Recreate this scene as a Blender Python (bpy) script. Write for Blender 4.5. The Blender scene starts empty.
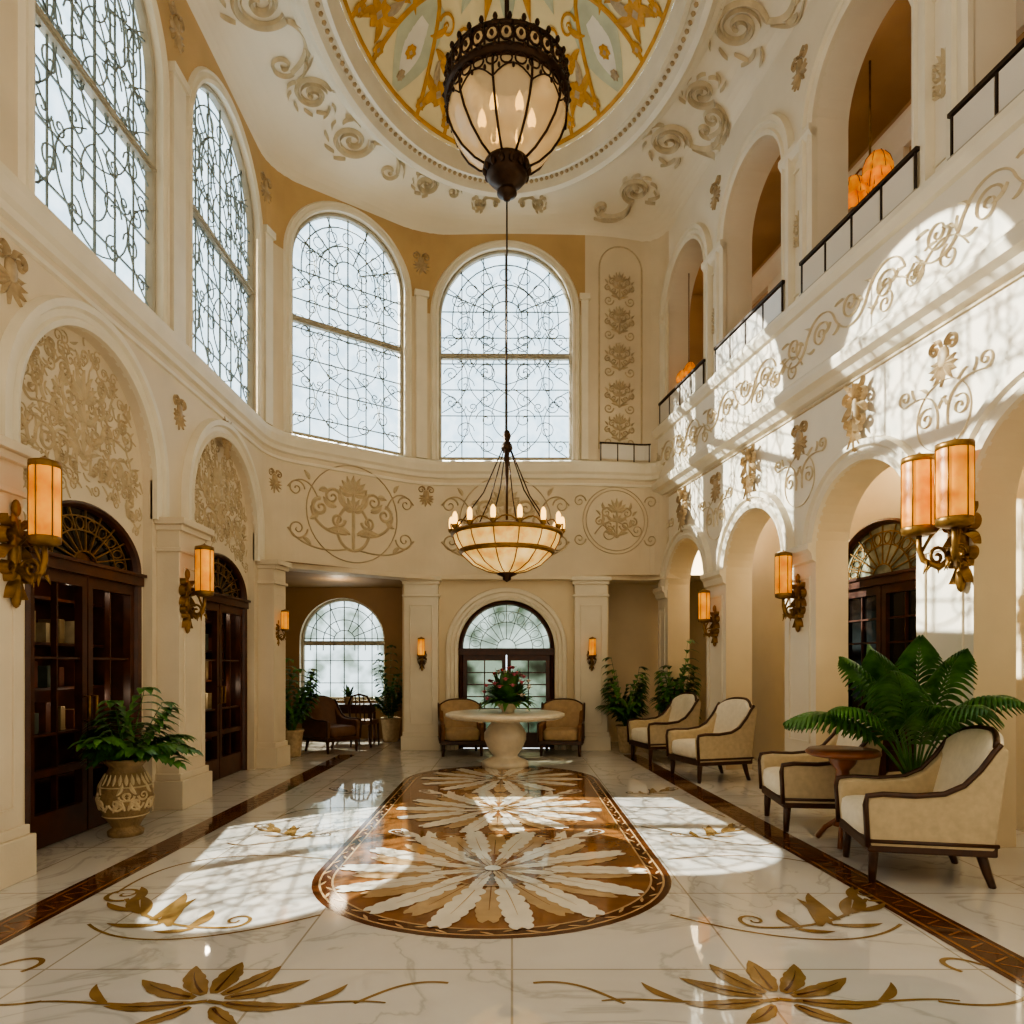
import bpy, math, random
from mathutils import Vector
random.seed(7)
pi=math.pi; sin=math.sin; cos=math.cos; R=math.radians
S=bpy.context.scene; COL=S.collection
try:
    S.view_settings.view_transform='AgX'; S.view_settings.look='AgX - Medium High Contrast'; S.view_settings.exposure=-.35
except Exception: pass
# ---------------------------------------------------------------- materials
def lin(h):
    c=[int(h[i:i+2],16)/255 for i in (0,2,4)]
    return [((x+.055)/1.055)**2.4 if x>.04045 else x/12.92 for x in c]
def mat(name,hexc,rough=.5,metal=0,var=.1,scale=5,bump=0,bscale=40,emit=0,spec=.5,hex2=None):
    m=bpy.data.materials.new(name); m.use_nodes=True; N=m.node_tree.nodes; L=m.node_tree.links
    p=N['Principled BSDF']; c=lin(hexc)
    geo=N.new('ShaderNodeNewGeometry')
    nz=N.new('ShaderNodeTexNoise'); nz.inputs['Scale'].default_value=scale; nz.inputs['Detail'].default_value=5
    L.new(geo.outputs['Position'],nz.inputs['Vector'])
    rp=N.new('ShaderNodeValToRGB'); L.new(nz.outputs['Fac'],rp.inputs['Fac'])
    rp.color_ramp.elements[0].position=.3; rp.color_ramp.elements[1].position=.7
    c2=lin(hex2) if hex2 else [min(1,x*(1+var)) for x in c]
    rp.color_ramp.elements[0].color=(*[x*(1-var) for x in c],1); rp.color_ramp.elements[1].color=(*c2,1)
    L.new(rp.outputs['Color'],p.inputs['Base Color'])
    p.inputs['Roughness'].default_value=rough; p.inputs['Metallic'].default_value=metal
    p.inputs['Specular IOR Level'].default_value=spec
    if bump:
        n2=N.new('ShaderNodeTexNoise'); n2.inputs['Scale'].default_value=bscale; n2.inputs['Detail'].default_value=4
        L.new(geo.outputs['Position'],n2.inputs['Vector'])
        b=N.new('ShaderNodeBump'); b.inputs['Strength'].default_value=bump; b.inputs['Distance'].default_value=.02
        L.new(n2.outputs['Fac'],b.inputs['Height']); L.new(b.outputs['Normal'],p.inputs['Normal'])
    if emit:
        L.new(rp.outputs['Color'],p.inputs['Emission Color']); p.inputs['Emission Strength'].default_value=emit
    return m
M={}
M['cream']=mat('cream_plaster','DDCEB4',.6,var=.06,scale=1.5,bump=.08)
M['right']=mat('right_plaster','E8DECB',.55,var=.05,scale=1.5,bump=.06)
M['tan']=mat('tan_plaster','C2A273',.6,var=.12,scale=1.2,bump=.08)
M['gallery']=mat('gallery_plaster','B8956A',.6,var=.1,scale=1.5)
M['corridor']=mat('corridor_plaster','E0CFAE',.6,var=.06,scale=1.5)
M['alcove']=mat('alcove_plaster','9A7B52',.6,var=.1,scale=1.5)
M['ceil']=mat('ceiling_plaster','E8DDC8',.6,var=.05,scale=1)
M['mould']=mat('moulding_plaster','E5DBC6',.5,var=.05,scale=3)
M['relief']=mat('relief_plaster','C4B190',.55,var=.12,scale=9)
M['relief2']=mat('soft_relief','CDBD9F',.55,var=.1,scale=9)
M['gilt']=mat('gilt_plaster','B09976',.5,var=.2,scale=14,metal=.03)
M['gold']=mat('gold_metal','8A6835',.4,metal=.65,var=.3,scale=12)
M['bronze']=mat('bronze','3B2716',.4,metal=.7,var=.35,scale=14)
M['dark']=mat('dark_metal','3A2E25',.4,metal=.5,var=.2)
M['lead']=mat('window_lead','7C8684',.5,var=.1,metal=.1)
M['wframe']=mat('window_frame_paint','A79F8D',.5,var=.08)
M['wood']=mat('door_wood','46220F',.35,var=.35,scale=7)
M['chairwood']=mat('chair_wood','43260F',.35,var=.3,scale=12)
M['tablewood']=mat('table_wood','7A4521',.3,var=.3,scale=9)
M['blackpane']=mat('dark_glass','1B1512',.08,var=.3,scale=3)
M['palepane']=mat('pale_glass','6E7662',.12,var=.35,scale=4,hex2='B9BCA6')
M['fabric']=mat('cream_fabric','EBE1CC',.85,var=.05,scale=18,bump=.1,bscale=300)
M['fabout']=mat('beige_fabric','C4B18F',.85,var=.1,scale=18,bump=.1,bscale=300)
M['brownfab']=mat('brown_leather','6B482C',.5,var=.2,scale=10)
M['tanfab']=mat('tan_fabric','B09572',.8,var=.12,scale=14)
M['tanout']=mat('rust_fabric','7C5433',.8,var=.15,scale=14)
M['stone']=mat('table_stone','E2D6BF',.3,var=.1,scale=8)
M['urn']=mat('carved_urn','8F754F',.6,var=.2,scale=14,bump=.5,bscale=40)
M['urnrel']=mat('urn_relief','CDB892',.6,var=.15,scale=20)
M['pot']=mat('beige_pot','B9A27E',.6,var=.2,scale=16,bump=.4,bscale=20)
M['leaf']=mat('green_leaf','2F6125',.4,var=.35,scale=9,hex2='5F9044')
M['leaf2']=mat('deep_leaf','2A5222',.4,var=.35,scale=9,hex2='4B7C36')
M['soil']=mat('soil','2A1C12',.9)
M['pink']=mat('pink_petal','C86A7E',.6,var=.3,scale=30)
M['whitepetal']=mat('white_petal','E8D9D0',.6,var=.1,scale=30)
M['redpetal']=mat('red_petal','A03A3A',.6,var=.3,scale=30)
M['shade']=mat('amber_shade','C26A12',.4,var=.2,scale=5,emit=1.35,hex2='EE9E34')
M['orange']=mat('orange_shade','BE5E14',.5,var=.25,scale=9,emit=1.1,hex2='E8952E')
M['bowl']=mat('bowl_glass','E0A348',.3,var=.2,scale=6,emit=1.1,hex2='F5D288')
M['bulb']=mat('bulb_glow','FFC468',.4,var=.02,emit=4.5)
M['yellow']=mat('dome_yellow','C78F2C',.5,var=.2,scale=6)
M['grey']=mat('dome_grey','BFBE9E',.6,var=.12,scale=4)
M['domecream']=mat('dome_cream','EAD7A6',.6,var=.08,scale=2)
M['brown']=mat('inlay_brown','553019',.07,var=.3,scale=10)
M['ochre']=mat('inlay_ochre','865B36',.07,var=.3,scale=4)
M['inlaygold']=mat('inlay_gold','83673D',.07,var=.22,scale=7)
M['inlaywhite']=mat('inlay_white','E9E1D2',.07,var=.08,scale=5)
M['inlaytan']=mat('inlay_tan','BFA077',.07,var=.15,scale=6)
for i,(c,nm) in enumerate((('6A3A26','russet'),('8F7A55','straw'),('4A5244','moss'),('A89877','ivory'))): M['book%d'%i]=mat('book_cover_'+nm,c,.6,var=.2,scale=10)
def tinted(name,c1,c2,gl=.05,scale=3,diff=0,dcol=(.8,.58,.32,1),em=.3):
    m=bpy.data.materials.new(name); m.use_nodes=True; N=m.node_tree.nodes; L=m.node_tree.links
    N.clear(); o=N.new('ShaderNodeOutputMaterial'); t=N.new('ShaderNodeBsdfTransparent'); g=N.new('ShaderNodeBsdfGlossy'); x=N.new('ShaderNodeMixShader')
    geo=N.new('ShaderNodeNewGeometry'); nz=N.new('ShaderNodeTexNoise'); nz.inputs['Scale'].default_value=scale
    rp=N.new('ShaderNodeValToRGB'); rp.color_ramp.elements[0].color=(*c1,1); rp.color_ramp.elements[1].color=(*c2,1)
    rp.color_ramp.elements[0].position=.35; rp.color_ramp.elements[1].position=.6
    L.new(geo.outputs['Position'],nz.inputs['Vector']); L.new(nz.outputs['Fac'],rp.inputs['Fac']); L.new(rp.outputs['Color'],t.inputs['Color'])
    g.inputs['Roughness'].default_value=.1; x.inputs['Fac'].default_value=gl
    L.new(t.outputs[0],x.inputs[1]); L.new(g.outputs[0],x.inputs[2]); last=x.outputs[0]
    if diff:
        p=N.new('ShaderNodeBsdfPrincipled'); p.inputs['Base Color'].default_value=dcol; p.inputs['Roughness'].default_value=.2
        p.inputs['Emission Color'].default_value=(1,.72,.36,1); p.inputs['Emission Strength'].default_value=em
        y=N.new('ShaderNodeMixShader'); y.inputs['Fac'].default_value=diff; L.new(last,y.inputs[1]); L.new(p.outputs[0],y.inputs[2]); last=y.outputs[0]
    L.new(last,o.inputs['Surface']); return m
M['glass']=tinted('window_glass',(.66,.78,.84),(.88,.95,.98),.05,5)
M['greenglass']=tinted('garden_glass',(.06,.085,.05),(.42,.46,.38),.06,2.5)
M['frost']=tinted('alcove_glass',(.25,.28,.22),(.75,.78,.74),.06,2.5)
M['railglass']=tinted('railing_glass',(.7,.7,.66),(.85,.85,.8),.12,2,.8,(.85,.8,.72,1),0)
M['lantglass']=tinted('lantern_glass',(1,.9,.7),(1,.95,.8),.06,3,.5)
def marble():
    m=bpy.data.materials.new('marble_floor'); m.use_nodes=True; N=m.node_tree.nodes; L=m.node_tree.links; p=N['Principled BSDF']
    geo=N.new('ShaderNodeNewGeometry')
    nz=N.new('ShaderNodeTexNoise'); nz.inputs['Scale'].default_value=.9; nz.inputs['Detail'].default_value=8; nz.inputs['Distortion'].default_value=1.6
    L.new(geo.outputs['Position'],nz.inputs['Vector'])
    rp=N.new('ShaderNodeValToRGB'); e=rp.color_ramp.elements
    e[0].position=.38; e[0].color=(.68,.65,.6,1); e[1].position=.66; e[1].color=(.68,.65,.61,1)
    a=rp.color_ramp.elements.new(.48); a.color=(.65,.62,.57,1); b=rp.color_ramp.elements.new(.5); b.color=(.5,.48,.44,1); c=rp.color_ramp.elements.new(.52); c.color=(.66,.63,.58,1)
    L.new(nz.outputs['Fac'],rp.inputs['Fac'])
    br=N.new('ShaderNodeTexBrick'); br.offset=0; br.inputs['Scale'].default_value=1; br.inputs['Mortar Size'].default_value=.006
    br.inputs['Brick Width'].default_value=1.15; br.inputs['Row Height'].default_value=1.15
    br.inputs['Color1'].default_value=(1,1,1,1); br.inputs['Color2'].default_value=(.9,.89,.87,1); br.inputs['Mortar'].default_value=(.58,.53,.46,1)
    L.new(geo.outputs['Position'],br.inputs['Vector'])
    mx=N.new('ShaderNodeMixRGB'); mx.blend_type='MULTIPLY'; mx.inputs['Fac'].default_value=1
    L.new(rp.outputs['Color'],mx.inputs[1]); L.new(br.outputs['Color'],mx.inputs[2]); L.new(mx.outputs[0],p.inputs['Base Color'])
    p.inputs['Roughness'].default_value=.03; p.inputs['Specular IOR Level'].default_value=1.0; p.inputs['IOR'].default_value=1.8
    return m
M['marble']=marble()
# ---------------------------------------------------------------- mesh builder
class MB:
    def __init__(s): s.v=[]; s.f=[]; s.m=[]; s.s=[]
    def add(s,vs,fs,mi=0,sm=False):
        o=len(s.v); s.v+= [tuple(v) for v in vs]
        for f in fs: s.f.append([i+o for i in f]); s.m.append(mi); s.s.append(sm)
    def quad(s,a,b,c,d,mi=0): s.add([a,b,c,d],[(0,1,2,3)],mi)
    def box(s,x0,y0,z0,x1,y1,z1,mi=0):
        v=[(x,y,z) for z in (z0,z1) for y in (y0,y1) for x in (x0,x1)]
        s.add(v,[(0,2,3,1),(4,5,7,6),(0,1,5,4),(2,6,7,3),(0,4,6,2),(1,3,7,5)],mi)
    def lathe(s,prof,cx=0,cy=0,n=24,mi=0,sm=True,sx=1,sy=1):
        v=[(cx+r*sx*cos(2*pi*k/n),cy+r*sy*sin(2*pi*k/n),z) for r,z in prof for k in range(n)]
        f=[(i*n+k,i*n+(k+1)%n,(i+1)*n+(k+1)%n,(i+1)*n+k) for i in range(len(prof)-1) for k in range(n)]
        s.add(v,f,mi,sm)
    def tube(s,pts,r,n=6,mi=0,sm=True,closed=False):
        pts=[Vector(p) for p in pts]; k=len(pts); rf=r if callable(r) else (lambda t:r)
        up=None; vs=[]
        for i,p in enumerate(pts):
            if closed: t=pts[(i+1)%k]-pts[(i-1)%k]
            else: t=pts[min(i+1,k-1)]-pts[max(i-1,0)]
            if t.length<1e-9: t=Vector((0,0,1))
            t.normalize()
            if up is None:
                up=Vector((0,0,1)) if abs(t.z)<.9 else Vector((1,0,0))
            up=up-t*up.dot(t)
            if up.length<1e-6: up=t.orthogonal()
            up.normalize(); b=t.cross(up); rr=rf(i/max(1,k-1))
            for j in range(n):
                a=2*pi*(j+.5)/n; vs.append(p+(up*cos(a)+b*sin(a))*rr)
        fs=[]
        for i in range(k if closed else k-1):
            i2=(i+1)%k
            for j in range(n): fs.append((i*n+j,i*n+(j+1)%n,i2*n+(j+1)%n,i2*n+j))
        if not closed: fs+=[tuple(range(n))[::-1],tuple((k-1)*n+j for j in range(n))]
        s.add(vs,fs,mi,sm)
    def sell(s,c,a,b,h,e1=.4,e2=.4,nu=10,nv=24,mi=0):
        pw=lambda x,e: math.copysign(abs(x)**e,x)
        v=[];f=[]
        for i in range(nu+1):
            u=-pi/2+pi*i/nu
            for j in range(nv):
                w=2*pi*j/nv
                v.append((c[0]+a*pw(cos(u),e1)*pw(cos(w),e2),c[1]+b*pw(cos(u),e1)*pw(sin(w),e2),c[2]+h*pw(sin(u),e1)))
        for i in range(nu):
            for j in range(nv): f.append((i*nv+j,i*nv+(j+1)%nv,(i+1)*nv+(j+1)%nv,(i+1)*nv+j))
        s.add(v,f,mi,True)
    def build(s,name,mats,parent=None,off=None,bevel=0):
        if not isinstance(mats,(list,tuple)): mats=[mats]
        me=bpy.data.meshes.new(name); v=s.v
        if off is not None: v=[(p[0]-off[0],p[1]-off[1],p[2]-off[2]) for p in v]
        me.from_pydata(v,[],s.f)
        for m in mats: me.materials.append(m)
        me.polygons.foreach_set('material_index',s.m); me.polygons.foreach_set('use_smooth',s.s); me.update()
        o=bpy.data.objects.new(name,me); COL.objects.link(o)
        if parent: o.parent=parent
        if bevel:
            b=o.modifiers.new('bevel','BEVEL'); b.width=bevel; b.segments=3; b.limit_method='ANGLE'
        return o
def empty(name,label,cat,loc,rz=0,group=None):
    o=bpy.data.objects.new(name,None); o.empty_display_size=.1; COL.objects.link(o); o.location=loc; o.rotation_euler=(0,0,rz)
    o['label']=label; o['category']=cat
    if group: o['group']=group
    return o
def struct(o): o['kind']='structure'; return o
def copy_tree(o,parent=None):
    c=o.copy(); COL.objects.link(c)
    if parent: c.parent=parent
    for ch in o.children: copy_tree(ch,c)
    return c
# ---------------------------------------------------------------- surface maps
ctrl=[(-3.7,.5),(-3.7,10.7),(-1.55,12.3),(1.6,12.3),(2.6,12.52),(2.71,12.1)]
PP=[Vector(ctrl[0])]
for i in range(1,len(ctrl)-1):
    a,b,c=[Vector(ctrl[j]) for j in (i-1,i,i+1)]; d=min(.5,(c-b).length*.95)
    p0=b+(a-b).normalized()*d; p2=b+(c-b).normalized()*d
    for k in range(9):
        t=k/8; PP.append(p0*(1-t)**2+b*2*t*(1-t)+p2*t*t)
PP.append(Vector(ctrl[-1]))
SS=[0]
for i in range(1,len(PP)): SS.append(SS[-1]+(PP[i]-PP[i-1]).length)
SEND=SS[-1]
def Pat(s):
    s=max(0,min(SEND,s))
    for i in range(1,len(SS)):
        if s<=SS[i]+1e-9:
            t=(s-SS[i-1])/(SS[i]-SS[i-1]); p=PP[i-1].lerp(PP[i],t); d=(PP[i]-PP[i-1]).normalized(); return p,d
def Psm(s):
    p,_=Pat(s); a,_=Pat(s-.06); b,_=Pat(s+.06); d=(b-a).normalized(); return p,d
def mapP(s,z,h=0):
    p,d=Psm(s); return (p.x+d.y*h,p.y-d.x*h,z)
def s_at(x,y):
    best=min((((Pat(k*.01)[0]-Vector((x,y))).length),k*.01) for k in range(int(SEND*100))); return best[1]
def mapR(y,z,h=0): return (4.701-.164*y-.987*h,y-.162*h,z)
def mapB(x,z,h=0): return (x,12.45-h,z)
def mapA(x,z,h=0): return (x,14.3-h,z)
RZR=-math.acos(.162)
# ---------------------------------------------------------------- wall tools
def grid(mb,mp,s0,s1,z0,z1,ns=1,h=0,mi=0):
    for i in range(ns):
        a=s0+(s1-s0)*i/ns; b=s0+(s1-s0)*(i+1)/ns
        mb.quad(mp(a,z0,h),mp(b,z0,h),mp(b,z1,h),mp(a,z1,h),mi)
def archpts(c,w,zb,zs,n=24,off=0):
    pts=[(c-w-off,zb)]
    for k in range(n+1):
        a=pi-pi*k/n; pts.append((c+(w+off)*cos(a),zs+(w+off)*sin(a)))
    pts.append((c+w+off,zb)); return pts
def arch_wall(mb,mp,s0,s1,z0,z1,c,w,zb,zs,depth,mi=0,mr=None,n=24,mt=None):
    mr=mi if mr is None else mr; mt=mi if mt is None else mt
    for a,b in ((s0,c-w),(c+w,s1)):
        k=max(1,int((b-a)/.12)); grid(mb,mp,a,b,z0,zs,k,0,mi); grid(mb,mp,a,b,zs,z1,k,0,mt)
    if zb>z0: grid(mb,mp,c-w,c+w,z0,zb,12,0,mi)
    A=archpts(c,w,zb,zs,n)
    for i in range(1,len(A)-2):
        a,b=A[i],A[i+1]; mb.quad(mp(a[0],a[1]),mp(b[0],b[1]),mp(b[0],z1),mp(a[0],z1),mt)
    for i in range(len(A)-1):
        a,b=A[i],A[i+1]; mb.quad(mp(*a,0),mp(*b,0),mp(*b,-depth),mp(*a,-depth),mr)
    if zb>z0:
        for i in range(8):
            a=c-w+2*w*i/8; b=a+w/4; mb.quad(mp(a,zb,0),mp(b,zb,0),mp(b,zb,-depth),mp(a,zb,-depth),mr)
def sweep_arch(mb,mp,c,w,zb,zs,prof,mi=0,n=28):
    rings=[[mp(s,z,h) for s,z in archpts(c,w,zb,zs,n,o)] for o,h in prof]
    for j in range(len(rings)-1):
        A,B=rings[j],rings[j+1]
        for i in range(len(A)-1): mb.quad(A[i],A[i+1],B[i+1],B[i],mi)
def band(mb,mp,s0,s1,prof,ns=1,mi=0,caps=True):
    for i in range(ns):
        a=s0+(s1-s0)*i/ns; b=s0+(s1-s0)*(i+1)/ns
        for j in range(len(prof)-1):
            (z0,h0),(z1,h1)=prof[j],prof[j+1]; mb.quad(mp(a,z0,h0),mp(b,z0,h0),mp(b,z1,h1),mp(a,z1,h1),mi)
    if caps:
        for s in (s0,s1): mb.add([mp(s,z,h) for z,h in prof],[tuple(range(len(prof)))],mi)
def mbox(mb,mp,s0,s1,z0,z1,h0,h1,mi=0):
    v=[mp(s,z,h) for h in (h0,h1) for z in (z0,z1) for s in (s0,s1)]
    mb.add(v,[(0,2,3,1),(4,5,7,6),(0,1,5,4),(2,6,7,3),(0,4,6,2),(1,3,7,5)],mi)
def tube2(mb,mp,pts,r,h,n=4,mi=0): mb.tube([mp(x,z,h) for x,z in pts],r,n,mi,False)
ARCHV=[(0,-.02),(0,.05),(.05,.07),(.07,.045),(.12,.045),(.14,.08),(.2,.08),(.22,0)]
ARCHS=[(0,-.02),(0,.03),(.04,.045),(.06,.02),(.1,.02),(.12,.04),(.15,0)]
# ---------------------------------------------------------------- ornament strokes
def stroke(mb,mp,pts,w,h=.02,mi=0,base=.002):
    n=len(pts); wf=w if callable(w) else (lambda t:w); vs=[]
    for i,(x,y) in enumerate(pts):
        a=pts[max(i-1,0)]; b=pts[min(i+1,n-1)]; dx,dy=b[0]-a[0],b[1]-a[1]; l=math.hypot(dx,dy) or 1
        nx,ny=-dy/l,dx/l; ww=wf(i/(n-1))/2
        vs+=[mp(x+nx*ww,y+ny*ww,base),mp(x,y,h),mp(x-nx*ww,y-ny*ww,base)]
    fs=[]
    for i in range(n-1): fs+=[(3*i,3*i+1,3*i+4,3*i+3),(3*i+1,3*i+2,3*i+5,3*i+4)]
    mb.add(vs,fs,mi,False)
def spiral(cx,cy,r,turns=1.5,a0=0,d=1,n=30,w=.05):
    pts=[]
    for k in range(n+1):
        t=k/n; a=a0+d*2*pi*turns*t; rr=r*(1-.9*t); pts.append((cx+rr*cos(a),cy+rr*sin(a)))
    return (pts,lambda t:w*(1-.55*t))
def leaf2(x,y,ang,L,bend=0,W=.09,n=8):
    pts=[]; px,py=x,y
    for k in range(n+1):
        pts.append((px,py)); a=ang+bend*k/n; px+=L/n*cos(a); py+=L/n*sin(a)
    return (pts,lambda t:max(.004,W*sin(pi*min(1,t*.88+.1))))
def curve(P,w=.04,n=16):
    p0,p1,p2,p3=P; pts=[]
    for k in range(n+1):
        t=k/n; u=1-t
        pts.append(tuple(u**3*p0[i]+3*u*u*t*p1[i]+3*u*t*t*p2[i]+t**3*p3[i] for i in (0,1)))
    return (pts,lambda t:w)
def circ(cx,cy,r,w=.02,n=40,a0=0,a1=2*pi): return ([(cx+r*cos(a0+(a1-a0)*k/n),cy+r*sin(a0+(a1-a0)*k/n)) for k in range(n+1)],lambda t:w)
def mir(ds): return ds+[([(-x,y) for x,y in p],w) for p,w in ds]
def palmette(x,y,L,n=7,a0=20,a1=160,W=.1): return [leaf2(x,y,R(a0+(a1-a0)*k/(n-1)),L*(.75+.25*sin(pi*k/(n-1))),0,W) for k in range(n)]
D_URN=mir([spiral(.27,.12,.15,1.5,pi,-1),spiral(.2,-.2,.13,1.5,pi,1),spiral(.44,-.1,.11,1.4,pi*.5,-1),
     curve([(0,-.5),(.12,-.45),(.05,-.3),(.33,-.22)]),leaf2(.33,-.22,R(60),.2,.8),leaf2(.05,-.1,R(20),.3,.8),leaf2(.02,-.45,R(30),.3,-.6,.1),leaf2(.3,.2,R(40),.2,1.2,.08),leaf2(.42,.05,R(70),.18,-1,.07)])+\
     [([(0,-.5),(0,-.2),(0,.2)],lambda t:.06)]+palmette(0,.15,.34,7,15,165,.1)+palmette(0,-.1,.22,5,30,150,.09)
D_FRIEZE=mir([spiral(.3,.18,.12,1.5,pi,-1,w=.05),spiral(.22,-.12,.1,1.5,pi,1,w=.05),spiral(.47,.02,.12,1.4,pi*.5,-1,w=.06),spiral(.78,-.3,.14,1.6,pi,1,w=.03),spiral(.8,.22,.12,1.5,pi,-1,w=.025),
     curve([(0,-.52),(.2,-.52),(.35,-.2),(.12,.05)],.045),curve([(.05,-.5),(.5,-.6),(.75,-.5),(.92,-.3)],.025),curve([(.1,-.3),(.45,-.35),(.6,-.1),(.59,.02)],.04),curve([(.5,.12),(.6,.4),(.8,.4),(.92,.22)],.022),
     leaf2(.1,.05,R(50),.3,.9,.1),leaf2(.25,.05,R(10),.22,.9,.1),leaf2(.05,-.3,R(30),.3,-.8,.09),leaf2(.36,.25,R(20),.14,-1,.08),leaf2(.5,-.05,R(-60),.16,.8,.08),leaf2(.2,-.25,R(-20),.2,.7,.08),
     leaf2(.6,-.5,R(60),.16,-.9,.06),leaf2(.62,.36,R(80),.14,-.9,.06)])+\
     [([(0,-.52),(0,0),(0,.25)],lambda t:.05)]+palmette(0,.25,.26,9,0,180,.09)+palmette(0,.02,.2,7,10,170,.08)+[circ(0,-.02,.66,.014)]
D_RING=[circ(0,0,.62,.015),circ(0,0,.56,.012)]+mir([spiral(.68,-.35,.12,1.5,pi,1,w=.03),spiral(.68,.35,.12,1.5,pi,-1,w=.03)])
D_KEY=mir([spiral(.16,.3,.12,1.5,pi,-1,w=.06),spiral(.14,-.05,.1,1.5,pi,1,w=.05),leaf2(.05,.2,R(-20),.28,-.8,.12),leaf2(.03,0,R(-50),.26,-.6,.1),leaf2(.02,-.2,R(-70),.26,.3,.09),leaf2(.1,.42,R(30),.18,.8,.08)])+palmette(0,.3,.22,5,40,140,.1)+[leaf2(0,.1,R(-90),.6,0,.12)]
D_SCROLL=[spiral(0,0,.3,1.8,0,1,40,.09),spiral(.75,.12,.2,1.6,pi,1,34,.07),curve([(.3,0),(.3,-.35),(.55,-.3),(.55,.12)],.08),leaf2(.3,-.1,R(-60),.3,1.2,.12),leaf2(.5,-.2,R(-20),.35,.9,.12),leaf2(.1,.28,R(30),.35,-1,.1),leaf2(-.25,-.15,R(230),.25,.9,.1),leaf2(.8,-.08,R(-10),.25,1,.09)]
D_BIG=[spiral(0,0,.46,1.7,R(-50),1,50,.12),spiral(0,0,.36,1.45,R(-60),1,40,.025),curve([(.3,-.35),(.5,-.7),(.95,-.6),(1.25,-.22)],.09,22),curve([(.3,-.42),(.5,-.82),(1.0,-.74),(1.42,-.26)],.025,22),spiral(1.1,-.1,.22,1.4,R(-40),1,34,.065)]+\
     [leaf2(.48*cos(R(a)),.48*sin(R(a)),R(a+60),.26,.7,.07) for a in (60,95,130,165,200)]+[leaf2(.5+.25*k,-.58+.05*k,R(-40+15*k),.26,1.1,.075) for k in range(3)]+[leaf2(-.2,-.42,R(200),.4,-1.2,.075),leaf2(-.1,-.47,R(230),.3,-1,.07)]
D_VINE=[curve([(0,0),(.3,.5),(.7,.4),(1,0)],.03,24),spiral(.35,.02,.2,1.5,R(80),-1,30,.03),spiral(1.1,.12,.16,1.5,R(-130),1,28,.03),leaf2(.2,.28,R(70),.25,.9,.07),leaf2(.6,.38,R(20),.25,-.9,.07),leaf2(.85,.2,R(10),.22,.9,.06)]
D_ACAN=[curve([(-.75,-.45),(-.3,-.5),(.1,-.2),(.35,.1)],.035,24),spiral(.42,.2,.16,1.4,R(-120),1,30,.045),spiral(-.75,-.33,.12,1.3,R(-90),-1,26,.035)]+\
     [leaf2(-.45,-.46,R(115),.34,-.8,.1,10),leaf2(-.3,-.43,R(60),.5,.7,.11,10),leaf2(-.1,-.32,R(105),.55,-.7,.12,10),leaf2(.05,-.2,R(35),.5,.9,.1,10),leaf2(-.2,-.4,R(-15),.4,.7,.08,10),leaf2(.1,-.15,R(5),.4,.8,.08,10),leaf2(.25,0,R(90),.4,-.8,.09,10),leaf2(-.5,-.47,R(-30),.28,.8,.07,10),leaf2(-.2,-.4,R(85),.5,.3,.09,10),leaf2(.0,-.25,R(70),.5,-.5,.09,10)]
D_RIN=[]
for k in range(4):
    sg=1 if k%2 else -1; x=k*.7
    D_RIN+=[spiral(x+.35,sg*.06,.2,1.7,pi,sg,34,.03),leaf2(x+.1,-sg*.02,R(sg*50),.22,-sg*.8,.06),leaf2(x+.5,sg*.2,R(sg*20),.2,-sg*1,.06),leaf2(x+.6,-sg*.1,R(-sg*60),.18,sg*.9,.05),curve([(x,0),(x+.1,-sg*.3),(x+.5,-sg*.35),(x+.7,0)],.025)]
def draw(mb,mp,D,cx,cy,sc,h=.03,rot=0,fx=1,mi=0,base=.002):
    c,s_=cos(rot),sin(rot)
    for pts,w in D:
        q=[(cx+sc*(fx*x*c-y*s_),cy+sc*(fx*x*s_+y*c)) for x,y in pts]
        stroke(mb,mp,q,(lambda t,w=w:w(t)*sc),h,mi,base)
# ================================================================= FLOOR
fl=MB(); fl.quad((-6,-3,0),(7,-3,0),(7,15,0),(-6,15,0),0)
def mapF(x,y,h): return (x,y,h)
CNT=[0]
def fstroke(pts,w,z,mi):
    CNT[0]=(CNT[0]+1)%40; z+=CNT[0]*2.5e-5; stroke(fl,mapF,pts,w,z,mi,z)
def stadium(r,z,mi,cx=-.14,y0=5.1,y1=9.15,ry=1.0):
    n=32; pts=[(cx+r*cos(pi+pi*k/n),y0+r*ry*sin(pi+pi*k/n),z) for k in range(n+1)]+[(cx+r*cos(pi*k/n),y1+r*ry*sin(pi*k/n),z) for k in range(n+1)]
    fl.add(pts,[tuple(range(len(pts)))],mi)
# slots: 0 marble 1 brown 2 ochre 3 gold 4 white 5 tan
stadium(1.27,.001,1); stadium(1.225,.0015,5); stadium(1.21,.002,1); stadium(1.14,.0025,5); stadium(1.125,.003,2)
def perim(d,r):
    if d<pi*r: a=pi+d/r; return (-.14+r*cos(a),5.1+r*sin(a)),a+pi/2
    if d<pi*r+4.05: return (-.14+r,5.1+d-pi*r),pi/2
    if d<2*pi*r+4.05: a=(d-pi*r-4.05)/r; return (-.14+r*cos(a),9.15+r*sin(a)),a+pi/2
    return (-.14-r,9.15-(d-2*pi*r-4.05)),-pi/2
per=2*pi*1.175+8.1
for k in range(120):
    p,an=perim(per*k/120,1.175); q=leaf2(p[0],p[1],an+(.4 if k%2 else -.4),.09,0,.022,4); fstroke(q[0],q[1],.003,5)
def disc(cx,cy,rx,ry,z,mi,n=40): fl.add([(cx+rx*cos(2*pi*k/n),cy+ry*sin(2*pi*k/n),z) for k in range(n)],[tuple(range(n))],mi)
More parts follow.
